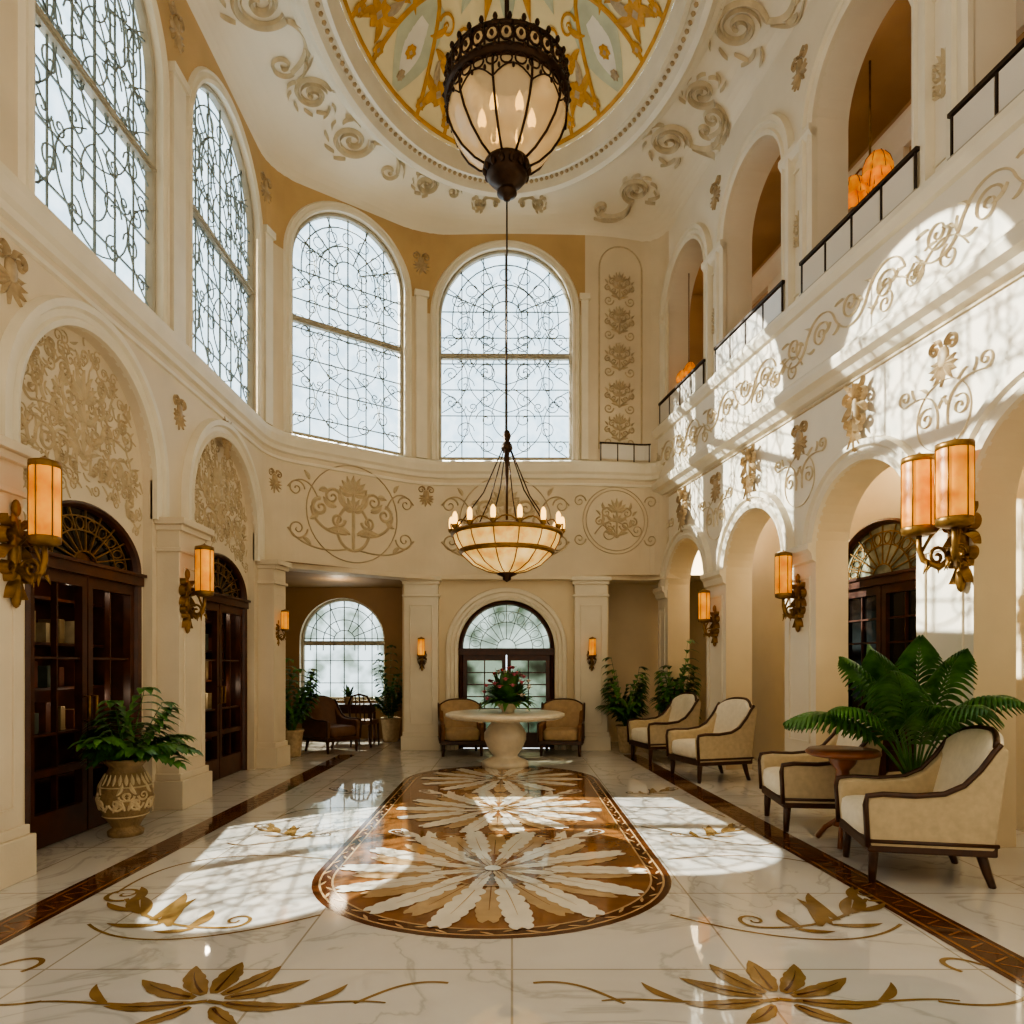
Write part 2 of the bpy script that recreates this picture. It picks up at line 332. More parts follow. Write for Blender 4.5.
def plume(cx,cy,a,r0,r1,W,z,mi,ky,bend=0,vein=5,barb=1.0):
    # flowing acanthus plume: broad curved spine with soft curled barbs on both sides
    L=r1-r0; x=cx+r0*cos(a); y=cy+r0*sin(a)*ky; sp=[]; n=14
    for k in range(n+1):
        an=a+bend*k/n; sp.append((x,y,an)); x+=L/n*cos(an); y+=L/n*sin(an)*ky
    fstroke([(p[0],p[1]) for p in sp],lambda t:max(.005,W*.95*sin(pi*min(1,.08+t**1.2*.9))),z,mi)
    for i in range(3,n,2):
        t=i/n; l=barb*W*(.5+1.0*sin(pi*min(1,t**1.1*.9+.05)))
        for sg in (-1,1):
            px,py,an=sp[i]; q=[]
            for u in range(7):
                q.append((px,py)); aa=an+sg*(.8-.2*u); px+=l/6*cos(aa); py+=l/6*sin(aa)*ky
            fstroke(q,lambda t:max(.004,L*.11*sin(pi*min(1,.15+t*.83))),z+.001,mi)
    fstroke([(p[0],p[1]) for p in sp[1:12]],lambda t:.010*(1-.7*t),z+.0022,vein)
def flower(cx,cy,sc,ky,z=.0042):
    for k in range(14):
        a=2*pi*(k+.5)/14; plume(cx,cy,a,.3*sc,.95*sc,.13*sc,z,5,ky,.35*cos(a),2)
    for k in range(14):
        a=2*pi*k/14; plume(cx,cy,a,.26*sc,1.08*sc,.13*sc,z+.0025,4,ky,-.12,5)
    disc(cx,cy,.38*sc,.38*sc*ky,z+.0056,5); disc(cx,cy,.365*sc,.365*sc*ky,z+.0058,2)
    for k in range(12): plume(cx,cy,2*pi*(k+.5)/12,.1*sc,.44*sc,.075*sc,z+.0062,4,ky)
    for k in range(10): plume(cx,cy,2*pi*k/10,.03*sc,.24*sc,.05*sc,z+.0092,5,ky,0,2)
    disc(cx,cy,.06*sc,.06*sc*ky,z+.0126,4)
flower(-.14,5.12,1.0,1.06); flower(-.14,7.25,.95,1.0); flower(-.14,9.2,.95,1.02)
for y in (6.2,8.22):
    for sx in (-1,1):
        for pts,w in D_ACAN: fstroke([(-.14+sx*(.66+.55*x),y+.55*yy) for x,yy in pts],(lambda t,w=w:w(t)*.55),.0036,4)
        for pts,w in D_VINE: fstroke([(-.14+sx*(.05+.5*x),y-.3+.6*yy) for x,yy in pts],(lambda t,w=w:w(t)*.6),.0040,5)
def strip(p0,p1,w,z,mi):
    fstroke([p0,((p0[0]+p1[0])/2,(p0[1]+p1[1])/2),p1],w,z,mi)
for a,b in (((-2.92,.5),(-2.75,11.7)),((2.68,.5),(1.98,11.7))):
    strip(a,b,.27,.001,1); strip(a,b,.2,.002,2); strip(a,b,.16,.003,1)
    for k in range(130):
        t=(k+.5)/130; x=a[0]+(b[0]-a[0])*t; y=a[1]+(b[1]-a[1])*t
        fstroke([(x-.05,y-.03),(x,y),(x+.05,y+.03)] if k%2 else [(x-.05,y+.03),(x,y),(x+.05,y-.03)],.014,.004,2)
def floral(cx,cy,sc):
    P=[(90,.42,.13),(56,.44,.12),(124,.44,.12),(24,.48,.11),(156,.48,.11),(-10,.46,.1),(190,.46,.1),(-48,.3,.09),(228,.3,.09)]
    for k,(a,L,W) in enumerate(P):
        bd=(.5 if a<90 else -.5)*(0 if a==90 else 1)
        pts,w=leaf2(cx+.09*sc*cos(R(a)),cy+.09*sc*sin(R(a)),R(a)-bd*.3,L*sc,bd,W*sc,14); fstroke(pts,lambda t,w=w:w(t)*(1+.2*abs(sin(t*pi*4))),.0022,3)
        fstroke(pts[1:12],lambda t:.014*(1-t)+.002,.0036,1)
    for sg in (-1,1):
        q=curve([(cx,cy),(cx+sg*.4*sc,cy-.12*sc),(cx+sg*.75*sc,cy+.05*sc),(cx+sg*1.0*sc,cy-.02*sc)],1,20)[0]; fstroke(q,lambda t:.03*(1-.6*t),.0021,3)
        q=leaf2(cx+sg*.55*sc,cy-.02*sc,R(90-sg*60),.3*sc,sg*.8,.06*sc,10); fstroke(q[0],q[1],.0022,3)
floral(-1.36,3.12,.8); floral(1.2,3.14,.8)
def fl_line(P,w=.02,mi=3): q=curve(P,w,28); fstroke(q[0],q[1],.0012,mi)
for sx,ox in ((-1,-.1),(1,-.1)):
    f=lambda x,y:(ox+sx*x,y)
    fl_line([f(2.0,3.12),f(2.3,3.0),f(2.65,3.2),f(2.45,3.5)]); fl_line([f(.6,3.1),f(.5,3.2),f(.4,3.35),f(.2,3.3)])
    fl_line([f(2.45,3.5),f(2.35,3.65),f(2.2,3.55),f(2.3,3.42)],.028)
    fl_line([f(2.35,4.05),f(1.9,3.6),f(1.4,3.9),f(1.05,4.2)]); fl_line([f(2.5,4.6),f(2.6,5.6),f(1.9,5.6),f(1.3,5.4)])
    fl_line([f(2.3,5.9),f(2.0,5.6),f(1.6,6.3),f(1.3,6.5)]); fl_line([f(2.2,6.9),f(2.1,7.5),f(1.7,7.3),f(1.3,7.4)])
    for (x,y,sc) in ((2.1,4.4,.78),(1.98,6.4,.56),(1.85,8.4,.48)):
        for pts,w in D_ACAN: fstroke([f(x+px*sc,y+py*sc*1.15) for px,py in pts],(lambda t,w=w,sc=sc:w(t)*sc),.0024,3)
struct(fl.build('floor',[M['marble'],M['brown'],M['ochre'],M['inlaygold'],M['inlaywhite'],M['inlaytan']]))
# ================================================================= LEFT AND BACK WALL
s3=s_at(-2.65,11.48); s4=s_at(-.12,12.3); sE=SEND; s5=s_at(1.95,12.4); sm=s_at(-1.6,12.25)
lw=MB()   # slots 0 cream 1 tan 2 moulding 3 wood
grid(lw,mapP,0,4.5,0,5.0,2,0,0)
PD=.1; DS=2.42; DE=.62
for a,b,c in ((4.5,7.1,5.7),(7.1,10.1,8.55)):
    arch_wall(lw,mapP,a,b,0,5.0,c,1.0,0,3.4,PD,0,0)
    sq=lambda s,z,h=0:mapP(s,DS+(z-DS)*DE if z>DS else z,h-PD)
    dc=c+.12
    arch_wall(lw,sq,c-1.02,c+1.02,0,DS+(4.45-DS)/DE,dc,.86,0,DS,.75,0,3)
    grid(lw,mapP,c-1.05,c+1.1,0,3.2,1,-.84,3)
grid(lw,mapP,0,4.5,5.0,9.15,2,0,0)
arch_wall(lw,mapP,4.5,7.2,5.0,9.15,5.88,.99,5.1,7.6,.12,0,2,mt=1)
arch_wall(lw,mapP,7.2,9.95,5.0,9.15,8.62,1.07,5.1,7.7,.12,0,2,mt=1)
wl=struct(lw.build('wall_left',[M['cream'],M['tan'],M['mould'],M['wood']]))
bw=MB()
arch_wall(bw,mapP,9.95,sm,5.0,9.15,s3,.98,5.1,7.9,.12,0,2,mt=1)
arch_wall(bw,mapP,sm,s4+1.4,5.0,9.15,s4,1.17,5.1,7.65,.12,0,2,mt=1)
grid(bw,mapP,s4+1.4,sE,5.0,9.15,30,0,0)
grid(bw,mapP,10.1,sE,3.08,5.0,80,0,0)
band(bw,mapP,10.1,sE,[(3.08,0),(3.0,.05),(3.0,-.3),(3.08,-.3)],80,0)
arch_wall(bw,mapB,-1.95,1.72,0,3.3,-.1,.86,0,1.8,.22,3,3)
wb=struct(bw.build('wall_back',[M['cream'],M['tan'],M['mould'],M['corridor']]))
aw=MB()
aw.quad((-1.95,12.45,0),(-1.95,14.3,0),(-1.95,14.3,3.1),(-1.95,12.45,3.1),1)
aw.quad((1.72,12.45,0),(1.72,13.7,0),(1.72,13.7,3.1),(1.72,12.45,3.1),0)
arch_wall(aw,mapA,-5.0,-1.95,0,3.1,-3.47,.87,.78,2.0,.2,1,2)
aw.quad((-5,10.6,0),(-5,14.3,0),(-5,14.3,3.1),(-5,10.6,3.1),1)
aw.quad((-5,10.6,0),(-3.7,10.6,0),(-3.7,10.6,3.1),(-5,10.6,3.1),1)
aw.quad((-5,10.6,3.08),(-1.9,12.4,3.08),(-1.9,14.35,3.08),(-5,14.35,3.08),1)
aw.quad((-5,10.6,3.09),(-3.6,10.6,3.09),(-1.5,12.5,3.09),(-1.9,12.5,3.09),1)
aw.quad((1.6,12.3,3.08),(4,12.3,3.08),(4,13.7,3.08),(1.6,13.7,3.08),0)
aw.quad((1.72,13.7,0),(4.2,13.7,0),(4.2,13.7,3.1),(1.72,13.7,3.1),0)
struct(aw.build('wall_alcove',[M['corridor'],M['alcove'],M['mould']]))
rnd=random.Random(3)
rl=MB()
for c in (5.7,8.55):
    m2=lambda x,z,h:mapP(x,z,h-PD)
    def inside(x,z): 
        return (abs(x-c)<.94 and (z<3.4 or (x-c)**2+(z-3.4)**2<.94**2)) and not (((x-c-.12)/.95)**2+(max(0,z-2.42)/.66)**2<1)
    draw(rl,m2,D_URN,c,3.72,.8,.022)
    for sx in (-1,1):
        for (x,z,sc_,r_,f) in ((.5,3.35,.42,0,1),(.28,4.02,.26,30,1),(.62,3.8,.26,80,-1),(.75,3.0,.22,90,1),(.3,3.25,.2,180,1)):
            if inside(c+sx*x,z): draw(rl,m2,D_SCROLL,c+sx*x,z,sc_,.02,R(r_)*sx,sx)
        draw(rl,m2,D_VINE,c+sx*.1,3.2,.7,.018,R(35)*sx,sx)
    for k in range(520):
        x=c+rnd.uniform(-.94,.94); z=rnd.uniform(2.5,4.33)
        if inside(x,z):
            draw(rl,m2,[leaf2(0,0,rnd.uniform(0,6.28),.12,rnd.uniform(-1.5,1.5),.028,6)] if k%3 else [spiral(0,0,.065,1.4,rnd.uniform(0,6),rnd.choice((-1,1)),16,.015)],x,z,1,.012)
rl.build('plaster_relief',M['relief'],wl)
rb=MB()
draw(rb,mapP,D_FRIEZE,s3+.05,4.0,1.2,.03); draw(rb,mapP,D_FRIEZE,s4,4.03,1.22,.03)
draw(rb,mapP,D_RING,s5-.12,4.05,.95,.02); draw(rb,mapP,D_VINE,s5-.5,3.8,.7,.025); draw(rb,mapP,D_URN,s5-.1,4.1,.7,.025)
for o_ in (-.42,.36): draw(rb,mapP,[([(0,-.5),(.0,.5)],lambda t:.01)],s5+o_,6.9,3.2,.02)
draw(rb,mapP,[circ(0,0,.39,.03,20,0,pi)],s5-.03,8.5,1,.02)
for z in (5.7,6.3,6.95,7.6,8.2):
    draw(rb,mapP,D_URN,s5-.05,z,.5,.03)
    for sx in (-1,1): draw(rb,mapP,[spiral(.22,-.3,.1,1.5,pi,1,w=.03)],s5-.05,z,.9,.02,0,sx)
rb.build('plaster_relief',M['relief'],wb)
t=MB(); LED=[(4.76,0),(4.78,.04),(4.84,.05),(4.88,.08),(4.98,.1),(5.05,.1),(5.08,.06),(5.1,0)]
band(t,mapP,0,sE,LED,130); band(t,mapP,0,sE,[(4.64,0),(4.65,.025),(4.69,.025),(4.7,0)],130)
struct(t.build('trim_1',M['mould']))
t=MB()
for c in (5.7,8.55): sweep_arch(t,mapP,c,1.0,3.0,3.4,ARCHV)
for c,w,zs in ((5.88,.99,7.6),(8.62,1.07,7.7),(s3,.98,7.9),(s4,1.17,7.65)): sweep_arch(t,mapP,c,w,5.1,zs,ARCHS)
for a,b in ((7.06,7.34),(9.86,10.06),(sm-.1,sm+.1),(s4+1.33,s4+1.45)): mbox(t,mapP,a,b,5.1,7.9,0,.05); mbox(t,mapP,a-.03,b+.03,7.9,8.0,0,.08)
struct(t.build('trim_2',M['mould']))
def pier(mb,mp,a,b,zt,d,base=.3):
    mbox(mb,mp,a,b,0,zt,0,d); mbox(mb,mp,a-.05,b+.05,0,base,0,d+.06); mbox(mb,mp,a-.025,b+.025,base,base+.07,0,d+.03)
    mbox(mb,mp,a-.03,b+.03,zt-.3,zt-.26,0,d+.03); mbox(mb,mp,a-.03,b+.03,zt-.08,zt-.02,0,d+.04); mbox(mb,mp,a-.06,b+.06,zt-.02,zt+.05,0,d+.08)
    w=b-a
    if w>.3:
        for (s0,s1) in ((a+.1,a+.115),(b-.115,b-.1)): mbox(mb,mp,s0,s1,base+.2,zt-.45,0,d+.015)
        for z in (base+.2,zt-.46): mbox(mb,mp,a+.1,b-.1,z,z+.015,0,d+.015)
n=3
for a,b in ((3.75,4.46),(6.78,7.4),(9.68,10.12)):
    t=MB(); pier(t,mapP,a,b,2.98,.24); struct(t.build('trim_%d'%n,M['cream'],bevel=.008)); n+=1
for a,b in ((-1.9,-1.3),(1.1,1.68)):
    t=MB(); pier(t,mapB,a,b,3.0,.14,.25); struct(t.build('trim_%d'%n,M['mould'],bevel=.008)); n+=1
t=MB(); sweep_arch(t,mapB,-.1,.86,0,1.8,ARCHV); struct(t.build('trim_%d'%n,M['mould'])); n+=1
# ================================================================= RIGHT WALL
CS=(4.95,7.1,9.25,11.4)
rw=MB()   # 0 right 1 corridor 2 gallery
grid(rw,mapR,1.0,3.875,0,9.15)
eds=(3.875,6.025,8.175,10.325,12.62)
for i,c in enumerate(CS):
    arch_wall(rw,mapR,eds[i],eds[i+1],0,4.6,c,.76,0,2.8,.4,0,1)
    arch_wall(rw,mapR,eds[i],eds[i+1],5.6,9.15,c,.76,5.6,7.55,.4,0,0)
grid(rw,mapR,1,12.62,4.6,5.6,1,.1)
rw.quad(mapR(1,5.6,.1),mapR(12.62,5.6,.1),mapR(12.62,5.6,-.4),mapR(1,5.6,-.4))
grid(rw,mapR,1,13.8,0,4.4,1,-.95,1)
rw.quad(mapR(1,4.3,0),mapR(13.8,4.3,0),mapR(13.8,4.3,-1),mapR(1,4.3,-1),1)
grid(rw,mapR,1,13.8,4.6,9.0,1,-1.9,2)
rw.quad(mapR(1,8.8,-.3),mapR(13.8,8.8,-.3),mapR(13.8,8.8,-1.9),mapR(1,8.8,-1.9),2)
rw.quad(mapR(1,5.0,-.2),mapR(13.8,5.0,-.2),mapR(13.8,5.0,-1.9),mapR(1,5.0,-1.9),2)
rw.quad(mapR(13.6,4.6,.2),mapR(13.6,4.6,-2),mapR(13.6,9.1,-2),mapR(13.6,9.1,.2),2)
rw.quad(mapR(12.5,5.0,0),mapR(13.6,5.0,.3),mapR(13.6,9.1,.3),mapR(12.5,9.1,0),2)
for i in range(3):
    rw.quad(mapR(CS[i]+.76,5.0,-.4),mapR(CS[i+1]-.76,5.0,-.4),mapR(CS[i+1]-.76,9,-.4),mapR(CS[i]+.76,9,-.4),2)
    rw.quad(mapR(CS[i]+.76,0,-.4),mapR(CS[i+1]-.76,0,-.4),mapR(CS[i+1]-.76,4.3,-.4),mapR(CS[i]+.76,4.3,-.4),1)
mG=lambda s,z,h:mapR(s,z,h-1.9)
band(rw,mG,1,13.6,[(8.2,0),(8.22,.06),(8.35,.1),(8.5,.16),(8.56,.16),(8.58,0)],1,0)
for y in (6.2,7.6,9.0,10.4,11.8,13.2):
    mbox(rw,mG,y-.2,y+.2,5,8.2,0,.06,2); mbox(rw,mG,y-.25,y+.25,8.0,8.2,0,.09,0)
wr=struct(rw.build('wall_right',[M['right'],M['corridor'],M['gallery']]))
t=MB()
band(t,mapR,1,12.62,[(4.46,0),(4.48,.06),(4.54,.1),(4.58,.17),(4.66,.19),(4.7,.19),(4.74,.13),(4.78,.1)])
band(t,mapR,1,12.62,[(4.445,.0),(4.44,.02),(4.42,.02),(4.41,0)],1,1)  # tan strip painting in the shaded line under the ledge
band(t,mapR,1,12.62,[(5.48,.1),(5.5,.14),(5.58,.18),(5.64,.18),(5.67,.1),(5.67,-.02)])
for i,c in enumerate(CS):
    sweep_arch(t,mapR,c,.76,2.85,2.8,ARCHV); sweep_arch(t,mapR,c,.76,5.68,7.55,ARCHV)
struct(t.build('trim_%d'%n,[M['mould'],M['relief']])); n+=1
pr=[(3.2,4.17)]+[(CS[i]+.78,CS[i+1]-.78) for i in range(3)]+[(12.2,12.6)]
for a,b in pr:
    t=MB()
    mbox(t,mapR,a,b,0,.34,0,.1); band(t,mapR,a,b,[(.34,.1),(.38,.07),(.42,.07),(.46,0)])
    band(t,mapR,a-.02,b+.02,[(2.66,0),(2.68,.04),(2.76,.06),(2.8,.1),(2.86,.1),(2.9,0)])
    band(t,mapR,a-.02,b+.02,[(7.42,0),(7.45,.05),(7.52,.09),(7.58,.09),(7.6,0)])
    mid=(a+b)/2; w=(b-a)/2-.08
    for z0,z1 in ((.62,2.5),(5.85,7.3)):
        for s0 in (mid-w,mid+w-.02): mbox(t,mapR,s0,s0+.02,z0,z1,0,.018)
        for z in (z0,z1): mbox(t,mapR,mid-w,mid+w,z-.01,z+.01,0,.018)
    struct(t.build('trim_%d'%n,M['mould'])); n+=1
rr=MB(); mRp=lambda x,z,h:mapR(x,z,h+.1)
for k in range(4): draw(rr,mRp,D_RIN,4.2+k*2.15,5.12,.72,.025)
for k in range(7):
    draw(rr,mRp,D_VINE,4.5+k*1.15,4.9,.55,.02,0,1 if k%2 else -1)
for a,b in pr[1:]:
    mid=(a+b)/2
    for sx in (-1,1): draw(rr,mapR,D_VINE,mid+sx*.06,3.55,.5,.022,R(40)*sx,sx)
    draw(rr,mapR,D_URN,mid,6.6,.42,.025)
    draw(rr,mapR,[circ(0,0,.5,.012)],mid,3.65,.6,.015)
rr.build('plaster_relief',M['relief2'],wr)
# ================================================================= CEILING
cx0,cy0=-.06,8.2; AX,AY=2.45,3.4; ZC=9.4; ZW=8.98
out=[(-3.7,2.5)]+[tuple(Pat(s)[0]) for s in [9.5+k*.08 for k in range(int((sE-9.5)/.08)+1)]]+[mapR(2.5,0)[:2]]
def ray(a):
    d=(cos(a),sin(a)); best=99
    for i in range(len(out)):
        p,q=out[i],out[(i+1)%len(out)]; ex,ey=q[0]-p[0],q[1]-p[1]; den=d[0]*ey-d[1]*ex
        if abs(den)<1e-9: continue
        t=((p[0]-cx0)*ey-(p[1]-cy0)*ex)/den; u=((p[0]-cx0)*d[1]-(p[1]-cy0)*d[0])/den
        if t>0 and -1e-6<=u<=1+1e-6: best=min(best,t)
    return best
RT=[ray(2*pi*k/720) for k in range(720)]
def rays(a): 
    x=(a%(2*pi))/(2*pi)*720; i=int(x)%720; return RT[i]+(RT[(i+1)%720]-RT[i])*(x-int(x))
def rell(a): return 1/math.sqrt((cos(a)/AX)**2+(sin(a)/AY)**2)
def ceilZ(x,y):
    a=math.atan2(y-cy0,x-cx0); d=math.hypot(x-cx0,y-cy0); r=rays(a)+.02; re=rell(a)
    f=max(0,min(1,(r-d)/(r-re))); th=math.acos(1-f); return ZW+(ZC-ZW)*sin(th)
ce=MB(); NA=240; NL=13; loops=[[] for _ in range(NL)]
for k in range(NA):
    a=2*pi*k/NA; r=rays(a)+.02; re=rell(a)
    for j in range(NL):
        th=pi/2*j/(NL-1); rr_=r+(re-r)*(1-cos(th)); loops[j].append((cx0+rr_*cos(a),cy0+rr_*sin(a),ZW+(ZC-ZW)*sin(th)))
for j in range(NL-1):
    ce.add(loops[j]+loops[j+1],[(k,(k+1)%NA,NA+(k+1)%NA,NA+k) for k in range(NA)],0,True)
ceil=struct(ce.build('ceiling',[M['ceil']]))
rg=MB(); prof=[(.16,9.41),(.15,9.36),(.11,9.35),(.09,9.31),(.03,9.30),(.01,9.25),(-.06,9.2),(-.13,9.23),(-.16,9.34),(-.25,9.38),(-.27,9.33),(-.33,9.32),(-.36,9.42),(-.40,9.58)]
for j in range(len(prof)-1):
    A=[(cx0+(AX+prof[j][0])*cos(2*pi*k/96),cy0+(AY+prof[j][0])*sin(2*pi*k/96),prof[j][1]) for k in range(96)]
    B=[(cx0+(AX+prof[j+1][0])*cos(2*pi*k/96),cy0+(AY+prof[j+1][0])*sin(2*pi*k/96),prof[j+1][1]) for k in range(96)]
    rg.add(A+B,[(k,(k+1)%96,96+(k+1)%96,96+k) for k in range(96)],0,False)
for k in range(170):
    a=2*pi*k/170; rg.sell((cx0+(AX-.2)*cos(a),cy0+(AY-.2)*sin(a),9.35),.032,.032,.032,1,1,4,6,1)
rg.build('dome_ring',[M['mould'],M['gilt']],ceil)
def mapD(x,y,h): r2=x*x+y*y; return (cx0+2.05*x,cy0+3.0*y,9.58+1.0*(1-r2)-h)
dm=MB(); prev=None
for i in range(13):
    ring_=[mapD(i/12*cos(2*pi*k/72),i/12*sin(2*pi*k/72),0) for k in range(72)]
    if prev: dm.add(prev+ring_,[(k,(k+1)%72,72+(k+1)%72,72+k) for k in range(72)],0,True)
    prev=ring_
NS=10; P=lambda r,an:(r*cos(an),r*sin(an))
for k in range(NS):
    a=2*pi*k/NS+pi/NS; b=a+pi/NS
    stroke(dm,mapD,[P(.56+.4*t/12,b) for t in range(13)],lambda t:.27*sin(pi*min(1,t*.72+.22)),.012,1,.008)
    stroke(dm,mapD,[P(.66+.26*t/10,b) for t in range(11)],lambda t:.12*sin(pi*min(1,t*.8+.16)),.018,4,.014)
    for sg in (-1,1):
        stroke(dm,mapD,[P(.54+.43*t/14,b+sg*.2*sin(pi*.5*(t/14)**.6)) for t in range(15)],.026,.026,2,.014)
        x,y=P(.6,a+sg*.1)
        for pts,w in [spiral(0,0,.055,1.4,a+pi/2*sg,sg,22,.016),leaf2(0,.0,a+sg*.5,.12,sg*.9,.03)]: stroke(dm,mapD,[(x+px,y+py) for px,py in pts],w,.026,2,.018)
    def rose(r_,an,s_,mi):
        fx,fy=P(r_,an)
        for q in range(7):
            pts,w=leaf2(0,0,an+2*pi*q/7,.06*s_,0,.05*s_,6); stroke(dm,mapD,[(fx+x,fy+y*.7) for x,y in pts],w,.034,mi,.022)
        stroke(dm,mapD,[(fx-.014*s_,fy),(fx,fy),(fx+.014*s_,fy)],.024*s_,.04,3,.034)
    rose(.84,a,1.15,2); rose(.92,a+.11,.65,2); rose(.92,a-.11,.65,2); rose(.8,b,.65,2); rose(.71,a,.7,2); rose(.9,b,.5,3)
    for q in (-1,1):
        for (r_,ang,L,bd,mi) in ((.84,2.3,.17,1,3),(.84,1.2,.13,-1,2),(.76,2.6,.14,-.9,2),(.84,1.7,.16,.9,2)):
            fx,fy=P(r_,a); pts,w=leaf2(0,0,a+q*ang,L,q*bd,.045); stroke(dm,mapD,[(fx+x,fy+y*.8) for x,y in pts],w,.028,mi,.016)
    stroke(dm,mapD,[P(.12+.4*t/8,a) for t in range(9)],lambda t:.13*sin(pi*min(1,t*.9+.1)),.02,1,.012)
    stroke(dm,mapD,[P(.12+.38*t/8,b) for t in range(9)],lambda t:.08*sin(pi*min(1,t*.9+.1)),.024,2,.014)
    stroke(dm,mapD,[P(.975,a-pi/NS+2*pi/NS*t/6) for t in range(7)],.018,.02,2,.012)
dm.build('dome',[M['domecream'],M['grey'],M['yellow'],M['gilt'],M['mould']],ceil)
sc=MB(); mapC=lambda x,y,h:(x,y,ceilZ(x,y)-.004-h)
for (x,y,s_,r_,f) in ((-3.0,8.3,.78,95,1),(-2.75,9.65,.58,115,-1),(-2.4,10.5,.7,60,1),(-1.4,11.45,.42,30,1),(-.55,11.89,.24,5,1),(.45,11.89,.24,-5,-1),(2.35,10.5,.68,125,-1),(2.05,11.55,.58,150,1),(2.78,8.6,.72,100,-1),(2.6,9.6,.52,75,1),(-3.1,7.0,.6,90,1),(2.9,7.0,.55,90,-1)):
    draw(sc,mapC,D_BIG,x,y,s_,.05,R(r_),f)
sc.build('scrollwork',M['relief2'],ceil)
# ================================================================= WINDOWS
def window(num,mp,c,w,zb,zs,depth=.12,zt=None,dense=1,glass='glass'):
    fr=MB(); d=-depth
    sweep_arch(fr,mp,c,w,zb,zs,[(0,d+.02),(0,d+.07),(-.03,d+.08),(-.05,d+.06),(-.05,d-.02)])
    mbox(fr,mp,c-w,c+w,zb,zb+.06,d-.02,d+.08)
    o=struct(fr.build('window_%d'%num,M['wframe']))
    pn=MB(); N=24
    H=lambda s:zs+math.sqrt(max(0,w*w-(s-c)**2))
    for i in range(N):
        a=c-w+2*w*i/N; b=c-w+2*w*(i+1)/N; pn.quad(mp(a,zb,d),mp(b,zb,d),mp(b,H(b),d),mp(a,H(a),d))
    pn.build('pane',M[glass],o)
    if zt:
        b=MB(); mbox(b,mp,c-w,c+w,zt-.045,zt+.045,d-.02,d+.06); mbox(b,mp,c-w,c+w,zt-.015,zt+.015,d-.02,d+.08); b.build('transom_bar',M['wframe'],o)
    ld=MB(); h=d+.015; r=.011; r2=.0085
    for f in (-.66,-.33,0,.33,.66): tube2(ld,mp,[(c+f*w,zb),(c+f*w,H(c+f*w))],r if f else r*1.3,h)
    z=zb+.35
    while z<zs+.1: tube2(ld,mp,[(c-w+.05,z),(c-w*.33,z),(c+w*.33,z),(c+w-.05,z)],r,h); z+=.46
    for q in (.8,.5,.25): tube2(ld,mp,archpts(c,w*q,zs-.2,zs,16),r,h)
    for k in range(1,8):
        a=pi*k/8; tube2(ld,mp,[(c+w*.25*cos(a),zs+w*.25*sin(a)),(c+w*.96*cos(a),zs+w*.96*sin(a))],r,h)
    rows=[zb+.65,zb+1.45]+([zs-.6,zs-.02] if zs-zb>2 else [])
    if dense:
        for zz in rows:
            for sx in (-1,1):
                for (ox,oz,rr_,a0,dd) in ((.28,.1,.17,0,1),(.62,-.1,.15,pi,-1),(.3,-.34,.14,pi/2,1),(.72,.32,.12,pi,1),(.82,-.38,.11,0,1),(.5,.3,.09,0,-1)):
                    p=spiral(c+sx*ox*w,zz+oz*w*.9,rr_*w,1.4,a0 if sx>0 else pi-a0,dd*sx,18)[0]; tube2(ld,mp,p,r2,h)
                for Q in ([(0,-.5),(.5,-.4),(.9,.1),(.12,.55)],[(.95,-.5),(.4,-.2),(.5,.3),(.95,.5)],[(0,.5),(.3,.3),(.25,-.1),(0,-.2)]):
                    p=curve([(c+sx*x*w,zz+y*w) for x,y in Q],1,12)[0]; tube2(ld,mp,p,r2,h)
        for k in range(7):
            a=pi*(k+.5)/7; tube2(ld,mp,[(c+w*.65*cos(a)+.09*w*cos(2*pi*q/12),zs+w*.65*sin(a)+.09*w*sin(2*pi*q/12)) for q in range(13)],r2,h)
    ld.build('leading',M['lead'],o)
    return o
window(1,mapP,5.88,.99,5.1,7.6,zt=6.7); window(2,mapP,8.62,1.07,5.1,7.7,zt=6.9)
window(3,mapP,s3,.98,5.1,7.9,zt=6.95); window(4,mapP,s4,1.17,5.1,7.65,zt=6.95)
window(5,mapA,-3.47,.87,.78,2.0,.2,zt=1.95,dense=0,glass='frost')
